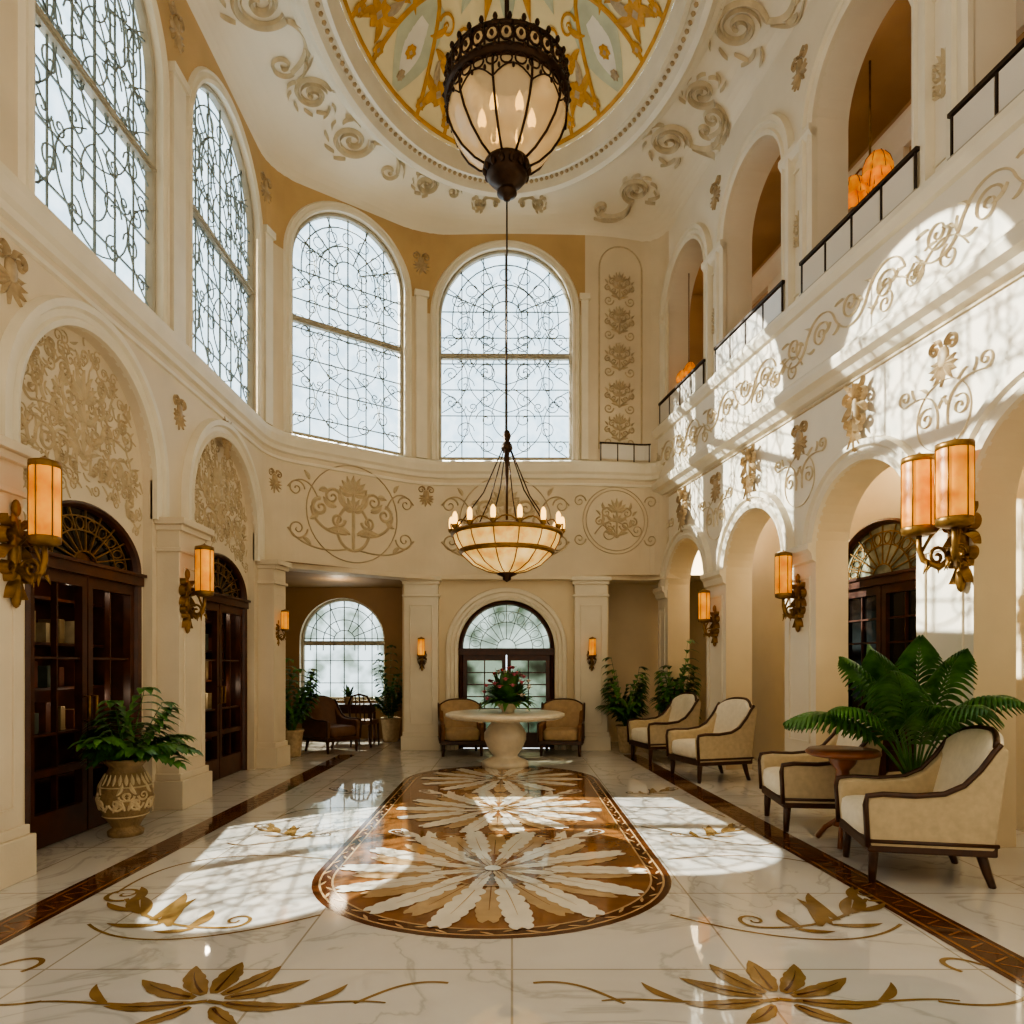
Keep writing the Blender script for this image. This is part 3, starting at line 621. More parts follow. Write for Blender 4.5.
# ================================================================= DOORS
def door(num,mp,c,w,zl,h0,pane,fan,e=.62,glassy=False,zlow=.28):
    fr=MB(); zs=zl+.12
    def mpe(s,z,h=0): return mp(s,(zs+(z-zs)*e) if z>zs else z,h+h0)
    sweep_arch(fr,mpe,c,w,0,zs,[(0,0),(0,.1),(-.03,.12),(-.06,.1),(-.08,.06),(-.08,0)])
    mbox(fr,mpe,c-w,c+w,zl,zl+.12,0,.13); mbox(fr,mpe,c-w,c+w,zl+.09,zl+.12,0,.16)
    o=struct(fr.build('door_%d'%num,M['wood']))
    tr=MB(); N=20
    for i in range(N):
        a=c-w+2*w*i/N; b=c-w+2*w*(i+1)/N; H=lambda s:zs+math.sqrt(max(0,w*w-(s-c)**2))
        tr.quad(mpe(a,zs,.03),mpe(b,zs,.03),mpe(b,H(b),.03),mpe(a,H(a),.03))
    tr.build('fanlight_pane',fan,o)
    sp=MB()
    for k in range(1,10):
        a=pi*k/10; tube2(sp,mpe,[(c+w*.2*cos(a),zs+w*.2*sin(a)),(c+w*.95*cos(a),zs+w*.95*sin(a))],.009,.05)
    for q in (.2,.55,.78): tube2(sp,mpe,[(c+w*q*cos(pi*k/16),zs+w*q*sin(pi*k/16)) for k in range(17)],.009,.05)
    for k in range(10):
        a=pi*(k+.5)/10; tube2(sp,mpe,[(c+w*(.66+.1*cos(2*pi*q/10))*cos(a+.1*sin(2*pi*q/10)),zs+w*(.66+.1*cos(2*pi*q/10))*sin(a+.1*sin(2*pi*q/10))) for q in range(11)],.007,.05)
    sp.build('fanlight_bars',M['gold'] if pane is not M['greenglass'] else M['lead'],o)
    for sx in (-1,1):
        a,b=(c-w+.08,c-.01) if sx<0 else (c+.01,c+w-.08); lf=MB()
        sw=.07
        mbox(lf,mpe,a,a+sw,0.01,zl,.0,.07); mbox(lf,mpe,b-sw,b,0.01,zl,.0,.07)
        for z0,z1 in ((.01,zlow),(zlow+.3,zlow+.36),(zl-.1,zl)): mbox(lf,mpe,a+sw,b-sw,z0,z1,.0,.07)
        if not glassy: mbox(lf,mpe,a+sw,b-sw,zlow,zlow+.3,0,.035); mbox(lf,mpe,a+sw+.05,b-sw-.05,zlow+.05,zlow+.25,0,.055)
        zp=zlow+.36 if not glassy else zlow
        nk=6 if pane else 3
        for k in range(1,nk):
            z=zp+(zl-.1-zp)*k/nk; mbox(lf,mpe,a+sw,b-sw,z-.01,z+.01,.0,.05)
        m_=(a+b)/2; mbox(lf,mpe,m_-.01,m_+.01,zp,zl-.1,0,.05)
        l=lf.build('leaf',M['wood'],o)
        if pane:
            pn=MB(); mbox(pn,mpe,a+sw,b-sw,zp,zl-.1,.01,.012) if glassy else mbox(pn,mpe,a+sw,b-sw,zp,zl-.1,.005,.02)
            pn.build('pane',pane,l)
        hd=MB(); hs=c+sx*.055; hd.tube([mpe(hs,1.0,.07),mpe(hs,1.0,.12),mpe(hs,1.22,.12),mpe(hs,1.22,.07)],.012,6); hd.build('handle',M['gold'],l)
    return o
door(1,mapP,5.82,.855,2.3,-.2,None,M['blackpane'],glassy=True)
door(2,mapP,8.67,.855,2.3,-.2,None,M['blackpane'],glassy=True)
door(3,mapB,-.1,.86,1.68,-.22,M['greenglass'],M['greenglass'],1.0,True)
door(4,mapR,7.95,.8,2.42,-.95,M['blackpane'],M['palepane'],.8)
# dark shelving with a few books behind the latticed left doors
brnd=random.Random(11)
def lamp(name,loc,e,col,r=.05):
    l=bpy.data.lights.new(name,'POINT'); l.energy=e; l.color=col; l.shadow_soft_size=r; o=bpy.data.objects.new(name,l); COL.objects.link(o); o.location=loc
for c,nm in ((5.82,'nearest'),(8.67,'second')):
    off=mapP(c,0,-.6); r=empty('bookcase','dark wooden shelving behind the latticed doors of the %s left doorway'%nm,'bookcase',off,0)
    for sx in (-1,1): b=MB(); mbox(b,mapP,c+sx*.8-.02,c+sx*.8+.02,0,2.3,-.7,-.4); b.build('side_panel',M['wood'],r,off)
    b=MB(); mbox(b,mapP,c-.8,c+.8,0,2.3,-.72,-.7); b.build('back_panel',M['wood'],r,off)
    zs_=(.1,.5,.9,1.3,1.7,2.1)
    for z in zs_: b=MB(); mbox(b,mapP,c-.78,c+.78,z-.025,z,-.7,-.4); b.build('shelf',M['wood'],r,off)
    for z in zs_[2:5]:
        for k in range(7):
            s=c-.66+.19*k+brnd.uniform(-.02,.02); w=brnd.uniform(.05,.09); h_=brnd.uniform(.17,.28)
            b=MB(); o4=mapP(s+w/2,z,-.55); mbox(b,mapP,s,s+w,z,z+h_,-.64,-.44)
            o=b.build('book',M['book%d'%brnd.randrange(4)],None,o4,bevel=.004); o.location=o4
            o['label']='book standing on the dark shelves behind the %s left latticed doors'%nm; o['category']='book'; o['group']='books behind the %s left doors'%nm
    lamp('cabinet_fill_light',mapP(c,2.24,-.31),4,(1,.82,.6),.05); lamp('cabinet_fill_light',mapP(c+.3,1.2,-.31),2,(1,.82,.6),.05)  # added point lights that brighten the shelves, no fitting behind them
for y in (5.6,7.4,9.25,11.4): lamp('arcade_fill_light',mapR(y,4.1,-.62),28,(1,.84,.62),.15)  # unseen warm fill added to brighten the corridor behind the arches
lamp('alcove_fill_light',(-3.2,12.9,2.85),14,(1,.8,.55),.15)  # unseen fill light added to warm the alcove
# ================================================================= LANTERN AND CHANDELIER
LX,LY=cx0,8.2
ln=empty('hanging_lantern','huge bronze and glass lantern hanging from the painted dome','ceiling lantern',(LX,LY,6.93)); ln.scale=(.97,.97,.84)
o3=(LX,LY,6.93)
def part(mb,name,m,par,off): return mb.build(name,m,par,off)
b=MB(); b.tube([(LX,LY,9.1),(LX,LY,11.23)],.03,8); part(b,'rod',M['bronze'],ln,o3)
b=MB(); b.lathe([(.001,9.42),(.07,9.4),(.11,9.34),(.05,9.27),(.06,9.22),(.15,9.2),(.16,9.12),(.1,9.08),(.16,9.02),(.25,8.96)],LX,LY,24); part(b,'neck',M['bronze'],ln,o3)
b=MB(); b.lathe([(.24,8.97),(.3,8.94),(.48,8.84),(.5,8.8)],LX,LY,40); b.lathe([(.66,8.74),(.72,8.72),(.74,8.68),(.7,8.66)],LX,LY,40); b.lathe([(.7,8.42),(.75,8.4),(.76,8.35),(.72,8.3),(.67,8.28)],LX,LY,40)
for k in range(28):
    a=2*pi*k/28; cp=lambda r,q,z:(LX+r*cos(a+q),LY+r*sin(a+q),z)
    b.tube([cp(.73,.1*cos(u),8.54+.1*sin(u)) for u in [2*pi*q/10 for q in range(11)]],.016,5)
    b.tube([cp(.725,.09*cos(u),8.22+.07*sin(u)) for u in [2*pi*q/10 for q in range(11)]],.011,5)
    b.tube([cp(.73,.11,8.42),cp(.735,.11,8.68)],.014,5)
    b.sell(cp(.74,0,8.54),.028,.028,.04,1,1,4,6); b.sell(cp(.75,.05,8.375),.035,.035,.035,1,1,4,6); b.sell(cp(.72,.05,8.76),.03,.03,.05,1,1,4,6); b.sell(cp(.725,.11,8.13),.018,.018,.04,1,1,4,6)
    b.tube([cp(.5,0,8.82),cp(.6,.05,8.8),cp(.7,.0,8.73)],.018,5)
part(b,'crown',M['bronze'],ln,o3)
GP=[(.68,8.3),(.71,8.2),(.7,8.05),(.64,7.87),(.53,7.68),(.38,7.52),(.22,7.42)]
b=MB(); b.lathe([(.45,8.82),(.66,8.72),(.69,8.6),(.68,8.3)]+GP[1:],LX,LY,40); part(b,'glass_bowl',M['lantglass'],ln,o3)
for k in range(10):
    a=2*pi*k/10+.1; b=MB(); b.tube([(LX+(r+.012)*cos(a),LY+(r+.012)*sin(a),z) for r,z in GP],.016,6)
    b.tube([(LX+.72*cos(a+u*.628),LY+.72*sin(a+u*.628),8.0+.16*sin(pi*u)) for u in [q/8 for q in range(9)]],.01,5); part(b,'rib',M['bronze'],ln,o3)
b=MB(); b.lathe([(.2,7.5),(.27,7.46),(.29,7.38),(.24,7.33),(.25,7.27),(.2,7.2),(.1,7.13),(.08,7.1),(.12,7.07),(.12,7.03),(.05,6.99),(.04,6.95),(.001,6.93)],LX,LY,28)
for k in range(14): a=2*pi*k/14; b.sell((LX+.26*cos(a),LY+.26*sin(a),7.36),.04,.04,.08,1,1,4,6)
part(b,'lower_cup',M['bronze'],ln,o3)
for k in range(6):
    a=2*pi*k/6; x,y=LX+.3*cos(a),LY+.3*sin(a)
    b=MB(); b.lathe([(.025,7.55),(.03,7.9),(.05,7.93),(.001,7.93)],x,y,10); c=part(b,'candle',M['stone'],ln,o3)
    b=MB(); b.lathe([(.03,7.93),(.055,8.03),(.04,8.14),(.001,8.24)],x,y,10); part(b,'bulb',M['bulb'],c,o3)
ch=empty('chandelier','gold bowl chandelier with a ring of candle lights on long rod','chandelier',(LX,LY,2.48))
o3=(LX,LY,2.48)
b=MB(); b.tube([(LX,LY,4.1),(LX,LY,6.93)],.011,6); part(b,'rod',M['bronze'],ch,o3)
b=MB(); b.lathe([(.001,4.26),(.03,4.24),(.05,4.18),(.03,4.12),(.06,4.08),(.07,4.03),(.03,3.98),(.015,3.6),(.015,3.2),(.001,3.2)],LX,LY,14); part(b,'hub',M['bronze'],ch,o3)
BP=[(.63,3.03),(.6,2.93),(.52,2.79),(.39,2.67),(.23,2.6),(.08,2.57)]
b=MB(); b.lathe(BP,LX,LY,40); part(b,'glass_bowl',M['bowl'],ch,o3)
b=MB(); b.lathe([(.61,3.0),(.655,3.01),(.66,3.04),(.63,3.06),(.6,3.05),(.61,3.0)],LX,LY,40)
b.lathe([(.54,2.83),(.56,2.84),(.56,2.82),(.525,2.79)],LX,LY,40)
for k in range(14):
    a=2*pi*k/14; b.tube([(LX+(r+.008)*cos(a),LY+(r+.008)*sin(a),z) for r,z in BP],.007,5)
    b.tube([(LX+(.63+.03*sin(pi*u))*cos(a+u*.449),LY+(.63+.03*sin(pi*u))*sin(a+u*.449),3.05+.07*sin(pi*u)) for u in [q/6 for q in range(7)]],.009,5)
part(b,'rim',M['gold'],ch,o3)
b=MB(); b.lathe([(.001,2.6),(.1,2.59),(.12,2.56),(.05,2.53),(.05,2.5),(.001,2.47)],LX,LY,16); part(b,'finial',M['bronze'],ch,o3)
for k in range(6):
    a=2*pi*k/6+.26; b=MB(); b.tube([(LX+.04*cos(a),LY+.04*sin(a),4.05),(LX+.28*cos(a),LY+.28*sin(a),3.5),(LX+.62*cos(a),LY+.62*sin(a),3.04)],.008,5); part(b,'chain',M['bronze'],ch,o3)
for k in range(14):
    a=2*pi*k/14; x,y=LX+.65*cos(a),LY+.65*sin(a); b=MB(); b.lathe([(.015,3.04),(.035,3.06),(.04,3.09),(.001,3.09)],x,y,10); c=part(b,'candle_cup',M['gold'],ch,o3)
    b=MB(); b.lathe([(.022,3.09),(.03,3.13),(.028,3.2),(.015,3.23),(.001,3.24)],x,y,10); part(b,'bulb',M['bulb'],c,o3)
# ================================================================= SCONCES
def shade_parts(root,x,y,z0,z1,r):
    b=MB(); b.lathe([(r*.95,z0),(r,z0+.03),(r,z1-.03),(r*.95,z1)],x,y,18); b.build('shade',M['shade'],root)
    b=MB(); b.lathe([(.001,z0-.04),(r*.5,z0-.04),(r*1.04,z0-.02),(r*1.06,z0+.02),(r*1.0,z0+.025)],x,y,18); b.build('shade_base',M['gold'],root)
    b=MB(); b.lathe([(r*1.0,z1-.025),(r*1.06,z1-.02),(r*1.06,z1+.015),(r*.5,z1+.03),(r*.15,z1+.045),(.001,z1+.06)],x,y,18)
    for k in range(6): a=2*pi*k/6; b.tube([(x+r*1.02*cos(a),y+r*1.02*sin(a),z0),(x+r*1.02*cos(a),y+r*1.02*sin(a),z1)],.005,4)
    b.build('shade_cap',M['gold'],root)
def sconce(label,loc,rz,sc=1,double=False,rs=.095):
    r=empty('wall_sconce',label,'wall lamp',loc,rz,'lit wall sconces'); r.scale=(sc,)*3
    mpl=lambda u,v,h:(u,-h,v)
    b=MB(); draw(b,mpl,D_KEY,0,-.3,.55,.06); b.sell((0,-.02,-.2),.05,.035,.24,.8,1,8,14); b.sell((0,-.03,-.5),.035,.035,.1,1,1,6,10); b.sell((0,-.03,.06),.03,.03,.06,1,1,6,10); b.build('backplate',M['gold'],r)
    xs=(-.16,.16) if double else (0,)
    for x in xs:
        b=MB(); b.tube([(x*.2,-.03,-.32),(x*.5,-.13,-.42),(x*.9,-.2,-.36),(x,-.22,-.28),(x,-.22,-.18)],lambda t:.026-.008*t,8)
        b.tube([(x*.3,-.05,-.18),(x*.5,-.11,-.12),(x*.8,-.16,-.2),(x,-.2,-.3)],.012,6)
        b.tube([(x*.6,-.13+p[0],-.34+p[1]) for p in spiral(0,0,.075,1.4,0,1,18)[0]],.013,6)
        for k in range(5): b.tube([(x*.6+.02*cos(k*1.3),-.1-.03*k,-.38),(x*.6+.06*cos(k*1.3),-.1-.035*k,-.44-.02*(k%2))],lambda t:.014*(1-t)+.003,5)
        b.build('arm',M['gold'],r)
        shade_parts(r,x,-.22,-.15,.35,rs)
    return r
sconce('amber sconce on the pier in front of the nearest left doorway',(-3.46,4.84,2.52),R(90),1.05,rs=.09)
sconce('amber sconce on the pier between the two left doorways',(-3.46,7.4,2.4),R(90),.95)
sconce('small amber sconce on the farthest left pier, at the alcove corner',(-3.46,10.3,2.1),R(90),.55)
sconce('double shade amber sconce on the nearest right pier, above the armchairs',mapR(5.8,2.82,.0),RZR,1.2,True,.11)
sconce('single amber sconce on the right pier behind the large palm',mapR(8.17,2.45,.0),RZR,.95)
sconce('amber sconce on the right pier above the two farther armchairs',mapR(10.32,2.28,.0),RZR,.85)
sconce('small glowing sconce on the pilaster left of the back double door',(-1.58,12.3,1.75),0,.6)
sconce('small glowing sconce on the pilaster right of the back double door',(1.4,12.3,1.75),0,.6)
def gallery_lamp(label,loc,rz,sc,top):
    r=empty('gallery_lamp',label,'pendant lamp',loc,rz,'orange gallery lamps'); r.scale=(sc,)*3
    b=MB(); b.tube([(0,0,(top-loc[2])/sc),(0,0,.1)],.015,6); b.sell((0,0,.1),.04,.04,.08,1,1,6,10); b.build('rod',M['gold'],r)
    for k in range(3):
        an=2*pi*k/3+.5; x,y=.2*cos(an),.2*sin(an); dz=-.12*(k==1)
        b=MB(); pr_=[(.19,-.14),(.185,-.06),(.15,.06),(.09,.14),(.04,.17)]; nn=24
        v=[(x+q*(1+.07*cos(8*2*pi*j/nn)*(i<2))*cos(2*pi*j/nn),y+q*(1+.07*cos(8*2*pi*j/nn)*(i<2))*sin(2*pi*j/nn),z+dz-(.03*cos(8*2*pi*j/nn) if i==0 else 0)) for i,(q,z) in enumerate(pr_) for j in range(nn)]
        b.add(v,[(i*nn+j,i*nn+(j+1)%nn,(i+1)*nn+(j+1)%nn,(i+1)*nn+j) for i in range(4) for j in range(nn)],0,True); b.build('shade',M['orange'],r)
        b=MB(); b.tube([(0,0,.12),(x*.6,y*.6,.24+dz),(x,y,.16+dz)],.013,6)
        for q in range(8): a=2*pi*q/8; b.tube([(x+s_*cos(a),y+s_*sin(a),z+dz) for s_,z in ((.2,-.15),(.192,-.06),(.155,.06),(.092,.145))],.006,4)
        b.build('arm',M['gold'],r)
gallery_lamp('orange pendant with scalloped shades inside the nearest upper gallery arch',mapR(8.3,7.42,-1.0),0,.9,8.8)
gallery_lamp('orange pendant with scalloped shades inside the farthest upper gallery arch',mapR(11.85,6.5,-.25),0,.55,8.15)
# ================================================================= BALCONY RAILINGS
names=['nearest','second','third','farthest']
for i,c in enumerate(CS):
    off=mapR(c,5.68,.05); r=empty('balcony_railing','glass balcony railing with dark handrail in the %s upper arch of right gallery'%names[i],'railing',off,0,'gallery railings')
    a,bb=c-.9,c+.9; h0=.1
    p=MB(); mbox(p,mapR,a,bb,6.05,6.085,h0-.02,h0+.02); p.build('handrail',M['dark'],r,off)
    for k in range(4):
        y0=a+.03+(bb-a-.06)*k/4; y1=a+.03+(bb-a-.06)*(k+1)/4
        p=MB(); mbox(p,mapR,y0+.02,y1-.02,5.72,6.03,h0-.004,h0+.004); p.build('glass_panel',M['railglass'],r,off)
    p=MB(); mbox(p,mapR,a,bb,5.68,5.71,h0-.02,h0+.02); p.build('bottom_rail',M['wframe'],r,off)
    for k in range(5):
        y=a+.03+(bb-a-.06)*k/4; p=MB(); mbox(p,mapR,y-.009,y+.009,5.67,6.06,h0-.01,h0+.01); p.build('post',M['dark'],r,off)
off=mapP(s5,5.1,.05); r=empty('balcony_railing','short curved glass railing on the ledge beside the back window','railing',off,0)
p=MB(); p.tube([mapP(s5-.42+.95*k/8,5.4,.05) for k in range(9)],.015,6); p.build('handrail',M['dark'],r,off)
p=MB(); grid(p,mapP,s5-.42,s5+.53,5.12,5.38,8,.05); p.build('glass_panel',M['railglass'],r,off)
for k in range(4): p=MB(); s_=s5-.4+.9*k/3; p.tube([mapP(s_,5.07,.05),mapP(s_,5.4,.05)],.01,6); p.build('post',M['dark'],r,off)
# ================================================================= WALL ORNAMENTS
mpl=lambda u,v,h:(u,-h,v)
def mk_orn(key):
    r=bpy.data.objects.new('wall_ornament',None); r.empty_display_size=.1; COL.objects.link(r)
    if key:
        b=MB(); draw(b,mpl,D_KEY,0,0,1,.07); b.build('scroll_leaves',M['gilt'],r)
        b=MB(); b.sell((0,-.01,.12),.07,.05,.2,.9,1,8,12); b.build('boss',M['gilt'],r)
    else:
        b=MB(); draw(b,mpl,[leaf2(.0,-.05,R(-90+k*24),.42-.03*abs(k),.3*(1 if k>0 else -1),.13) for k in range(-4,5)],0,0,1,.05)
        draw(b,mpl,mir([spiral(.2,.25,.15,1.5,pi,-1,w=.08),leaf2(.05,.3,R(60),.2,-1,.1)]),0,0,1,.06); b.build('acanthus_leaves',M['gilt'],r)
        b=MB(); b.sell((0,-.01,.05),.13,.06,.2,.8,1,8,14); b.build('shield',M['gilt'],r)
    return r
KEY=None; SHI=None
def orn(key,label,loc,rz,sc):
    global KEY,SHI
    if key:
        if KEY is None: KEY=mk_orn(True); o=KEY
        else: o=copy_tree(KEY)
    else:
        if SHI is None: SHI=mk_orn(False); o=SHI
        else: o=copy_tree(SHI)
    o.location=loc; o.rotation_euler=(0,0,rz); o.scale=(sc,)*3; o['label']=label; o['category']='wall ornament'; o['group']='carved gilt wall ornaments'
def at(s): p,d=Psm(s); return math.atan2(d.y,d.x)
def ornP(key,label,s,z,sc):
    orn(key,label,mapP(s,z,.0),at(s),sc)
ornP(False,'gilt shield ornament on left wall above the nearest sconce',4.66,4.38,.5)
ornP(False,'gilt shield ornament between the two left relief arches',7.28,4.3,.42)
ornP(True,'gilt scroll keystone over the second left arch',8.55,4.4,.5)
ornP(False,'gilt shield ornament on left wall over the farthest left pier',10.15,4.3,.42)
ornP(False,'gilt shield ornament on back frieze between the two big scroll roundels',s_at(-1.5,12.25),4.45,.42)
ornP(False,'gilt ornament high between the first and second tall left windows',7.2,8.5,.5)
ornP(False,'gilt ornament high between the second and third tall windows',9.93,8.6,.45)
ornP(False,'gilt ornament high between the corner window and back window',sm,8.5,.45)
for i,y in enumerate((6.02,8.17,10.32)):
    w_=('nearest','second','third')[i]
    orn(False,'gilt shield ornament above the %s right pier, under the ledge'%w_,mapR(y,4.12,0),RZR,.48)
    orn(False,'gilt shield ornament high on the %s pier between gallery arches'%w_,mapR(y,8.45,0),RZR,.48)
for i,c in enumerate(CS[1:]):
    orn(True,'gilt scroll keystone over the %s lower right arch'%('second','third','farthest')[i],mapR(c,4.0,.05),RZR,.68)
# ================================================================= ARMCHAIRS
def armchair(name,label,loc,rz,fin,fout,wood,group=None,sc=1):
    r=empty(name,label,'armchair',loc,rz,group); r.scale=(sc,)*3
    for x,y,dx,dy in ((-.33,-.35,0,-.01),(.33,-.35,0,-.01),(-.3,.33,0,.07),(.3,.33,0,.07)):
        b=MB(); b.tube([(x,y,.3),(x,y,.22),(x+dx*.5,y+dy*.5,.1),(x+dx,y+dy,0)],lambda t:.04-.017*t,8); b.build('leg',wood,r)
    b=MB(); b.box(-.385,-.4,.22,.385,.4,.3); b.build('seat_frame',wood,r,bevel=.015)
    b=MB(); b.sell((0,-.05,.4),.31,.38,.11,.35,.3,10,32); b.build('seat',fin,r)
    b=MB(); nu,nv=14,10; F=[];Bk=[]
    for j in range(nv+1):
        v=j/nv
        for i in range(nu+1):
            u=-1+2*i/nu; z=.3+(.74-.1*abs(u)**3)*v; y=.27+.17*v-.09*u*u
            x=.37*u*(1-.06*v*v); bul=.04*(1-u**4)*(1-(2*v-1)**4)
            F.append((x,y-bul,z)); Bk.append((x,y+.1,z+.0))
    W=nu+1; q=lambda j,i:j*W+i; n1=len(F); fs=[]
    for j in range(nv):
        for i in range(nu): fs+=[(q(j,i),q(j,i+1),q(j+1,i+1),q(j+1,i)),(n1+q(j,i+1),n1+q(j,i),n1+q(j+1,i),n1+q(j+1,i+1))]
    for j in range(nv): fs+=[(q(j+1,0),n1+q(j+1,0),n1+q(j,0),q(j,0)),(q(j,nu),n1+q(j,nu),n1+q(j+1,nu),q(j+1,nu))]
    for i in range(nu): fs+=[(q(nv,i),q(nv,i+1),n1+q(nv,i+1),n1+q(nv,i)),(q(0,i+1),q(0,i),n1+q(0,i),n1+q(0,i+1))]
    b.add(F+Bk,fs,0,True); bk=b.build('backrest',fin,r,bevel=.02)
    b=MB(); b.tube([Vector(Bk[q(nv,i)])+Vector((0,-.05,.01)) for i in range(nu+1)],.02,6); b.build('crest_rail',wood,bk)
    top=[(-.41,.54),(-.40,.6),(-.3,.615),(-.1,.61),(.08,.63),(.2,.69),(.3,.8),(.38,.92),(.42,.97)]
    out_=[(-.39,.26)]+top+[(.47,.93),(.38,.26)]
    for sx in (-1,1):
        b=MB(); k=len(out_); A=[(sx*.30,y,z) for y,z in out_]; B=[(sx*.39,y,z) for y,z in out_]
        f=[tuple(range(k)),tuple(range(2*k-1,k-1,-1))]+[(i,k+i,k+(i+1)%k,(i+1)%k) for i in range(k)]
        if sx<0: f=[t[::-1] for t in f]
        b.add(A+B,f,0); a=b.build('arm',fout,r,bevel=.02)
        b=MB(); b.tube([(sx*.385,-.4,.26)]+[(sx*.385,y-.005,z+.005) for y,z in top],.02,6); b.tube([(sx*.39,-.39,.3),(sx*.39,.4,.3)],.014,6); b.build('arm_trim',wood,a)
    return r
G='cream armchairs along the right arcade'
A=armchair('armchair','cream armchair nearest the camera, beside the large palm',(2.9,5.08,0),R(-90)-.2,M['fabric'],M['fabout'],M['chairwood'],G,1.0)
for lab,loc,rz in (('cream armchair half hidden behind the wooden side table and nearest armchair',(2.86,6.6,0),R(-90)-.1),
                   ('cream armchair with tall back below the third right arch, third from the camera',(2.62,9.3,0),R(-90)+.3),
                   ('farthest cream armchair on the right, beside the green palms',(2.36,11.0,0),R(-90)+.25)):
    c=copy_tree(A); c.location=loc; c.rotation_euler=(0,0,rz); c['label']=lab; c.scale=(1,1,1)
for lab,loc,rz in (('tan armchair left of the round table, against the back wall',(-.86,11.82,0),R(8)),('tan armchair right of the round table, against the back wall',(.84,11.82,0),R(-8))):
    c=armchair('armchair',lab,loc,rz,M['tanfab'],M['tanout'],M['chairwood'],None,.92); c.scale=(.95,.92,.86)
armchair('armchair','brown leather armchair in the shaded left alcove',(-3.15,12.2,0),R(50),M['brownfab'],M['brownfab'],M['chairwood'],None,.9)
# ================================================================= TABLES
t=empty('side_table','round wooden side table between the two nearest cream armchairs','table',(2.76,5.84,0))
b=MB(); b.lathe([(.001,.8),(.27,.8),(.29,.78),(.29,.76),(.25,.74),(.001,.74)],0,0,32); b.build('tabletop',M['tablewood'],t)
b=MB(); b.lathe([(.12,.74),(.1,.68),(.05,.62),(.07,.5),(.04,.35),(.06,.2),(.08,.16),(.001,.15)],0,0,16); b.build('pedestal',M['tablewood'],t)
for k in range(3):
    a=2*pi*k/3; b=MB(); b.tube([(.05*cos(a),.05*sin(a),.2),(.16*cos(a),.16*sin(a),.12),(.24*cos(a),.24*sin(a),.02)],.022,6); b.build('foot',M['tablewood'],t)
t=empty('round_table','round stone pedestal table in front of the back door','table',(-.1,10.35,0))
b=MB(); b.lathe([(.001,.8),(.84,.8),(.88,.785),(.88,.75),(.84,.73),(.8,.715),(.3,.7),(.001,.7)],0,0,48); b.build('tabletop',M['stone'],t)
b=MB(); b.lathe([(.22,.71),(.2,.66),(.25,.6),(.31,.5),(.31,.4),(.25,.26),(.18,.17),(.2,.14),(.3,.1),(.34,.08),(.34,0),(.001,0)],0,0,32); b.build('pedestal',M['stone'],t)
def leafblade(b,base,az,L,rise,droop,W,n=7,fold=.25,mi=0):
    bx,by,bz=base; vs=[]; ca,sa=cos(az),sin(az)
    for k in range(n+1):
        t=k/n; r=L*t*(1-.1*t); z=rise*t-droop*t*t; w=max(.003,W*sin(pi*min(1,t**.85*.95+.04)))/2
        x,y=bx+ca*r,by+sa*r
        vs+=[(x-sa*w,y+ca*w,bz+z+fold*w),(x,y,bz+z),(x+sa*w,y-ca*w,bz+z+fold*w)]
    fs=[]
    for i in range(n): fs+=[(3*i,3*i+1,3*i+4,3*i+3),(3*i+1,3*i+2,3*i+5,3*i+4)]
    b.add(vs,fs,mi,True)
def bigleaf(b,base,az,L,rise,droop,W):
    # long arching petiole carrying a broad blade split into drooping strips
    bx,by,bz=base; ca,sa=cos(az),sin(az); C=[]; n=26
    for k in range(n+1):
        t=k/n; C.append(Vector((bx+ca*L*t**1.15,by+sa*L*t**1.15,bz+rise*t-droop*t**2.4)))
    b.tube(C,lambda t:.012*(1-.7*t),5); side=Vector((-sa,ca,0)); k0=9
    for k in range(k0,n+1):
        t=(k-k0)/(n-k0); w=W*.62*sin(pi*min(1,.16+t**.9*.78)); tg=(C[min(k+1,n)]-C[k-1]).normalized()
        for sg in (-1,1):
            d=(side*sg*(1-.45*t)+tg*(.4+.6*t)).normalized(); vs=[]
            for u in range(7):
                q=u/6; c=C[k]+d*w*q+Vector((0,0,.12*w*sin(pi*q)-.6*w*q*q)); ww=.024*sin(pi*min(1,.2+q*.79))+.001
                vs+=[c-tg*ww,c+Vector((0,0,.007)),c+tg*ww]
            b.add(vs,[f for i in range(6) for f in ((3*i,3*i+1,3*i+4,3*i+3),(3*i+1,3*i+2,3*i+5,3*i+4))],0,True)
def frond(b,base,az,L,rise,droop,nl=11,ll=.2,lw=.05,rad=.008,t0=.22):
    bx,by,bz=base; ca,sa=cos(az),sin(az); P=[]
    for k in range(13):
        t=k/12; P.append(Vector((bx+ca*L*t,by+sa*L*t,bz+rise*t-droop*t*t)))
    b.tube(P,lambda t:rad*(1-.7*t),5,0)
    for i in range(nl):
        t=t0+(.98-t0)*i/(nl-1); f=t*12; k=min(11,int(f)); p=P[k].lerp(P[k+1],f-k); l=ll*(.55+.6*sin(pi*min(1,(t-t0)/(1-t0)*.85)))
        for sg in (-1,1):
            leafblade(b,p,az+sg*(1.15-.5*t)+random.uniform(-.08,.08),l,l*.25,l*.5,lw,5,.2)
    leafblade(b,P[-1],az,ll*.7,0,ll*.3,lw,5,.2)
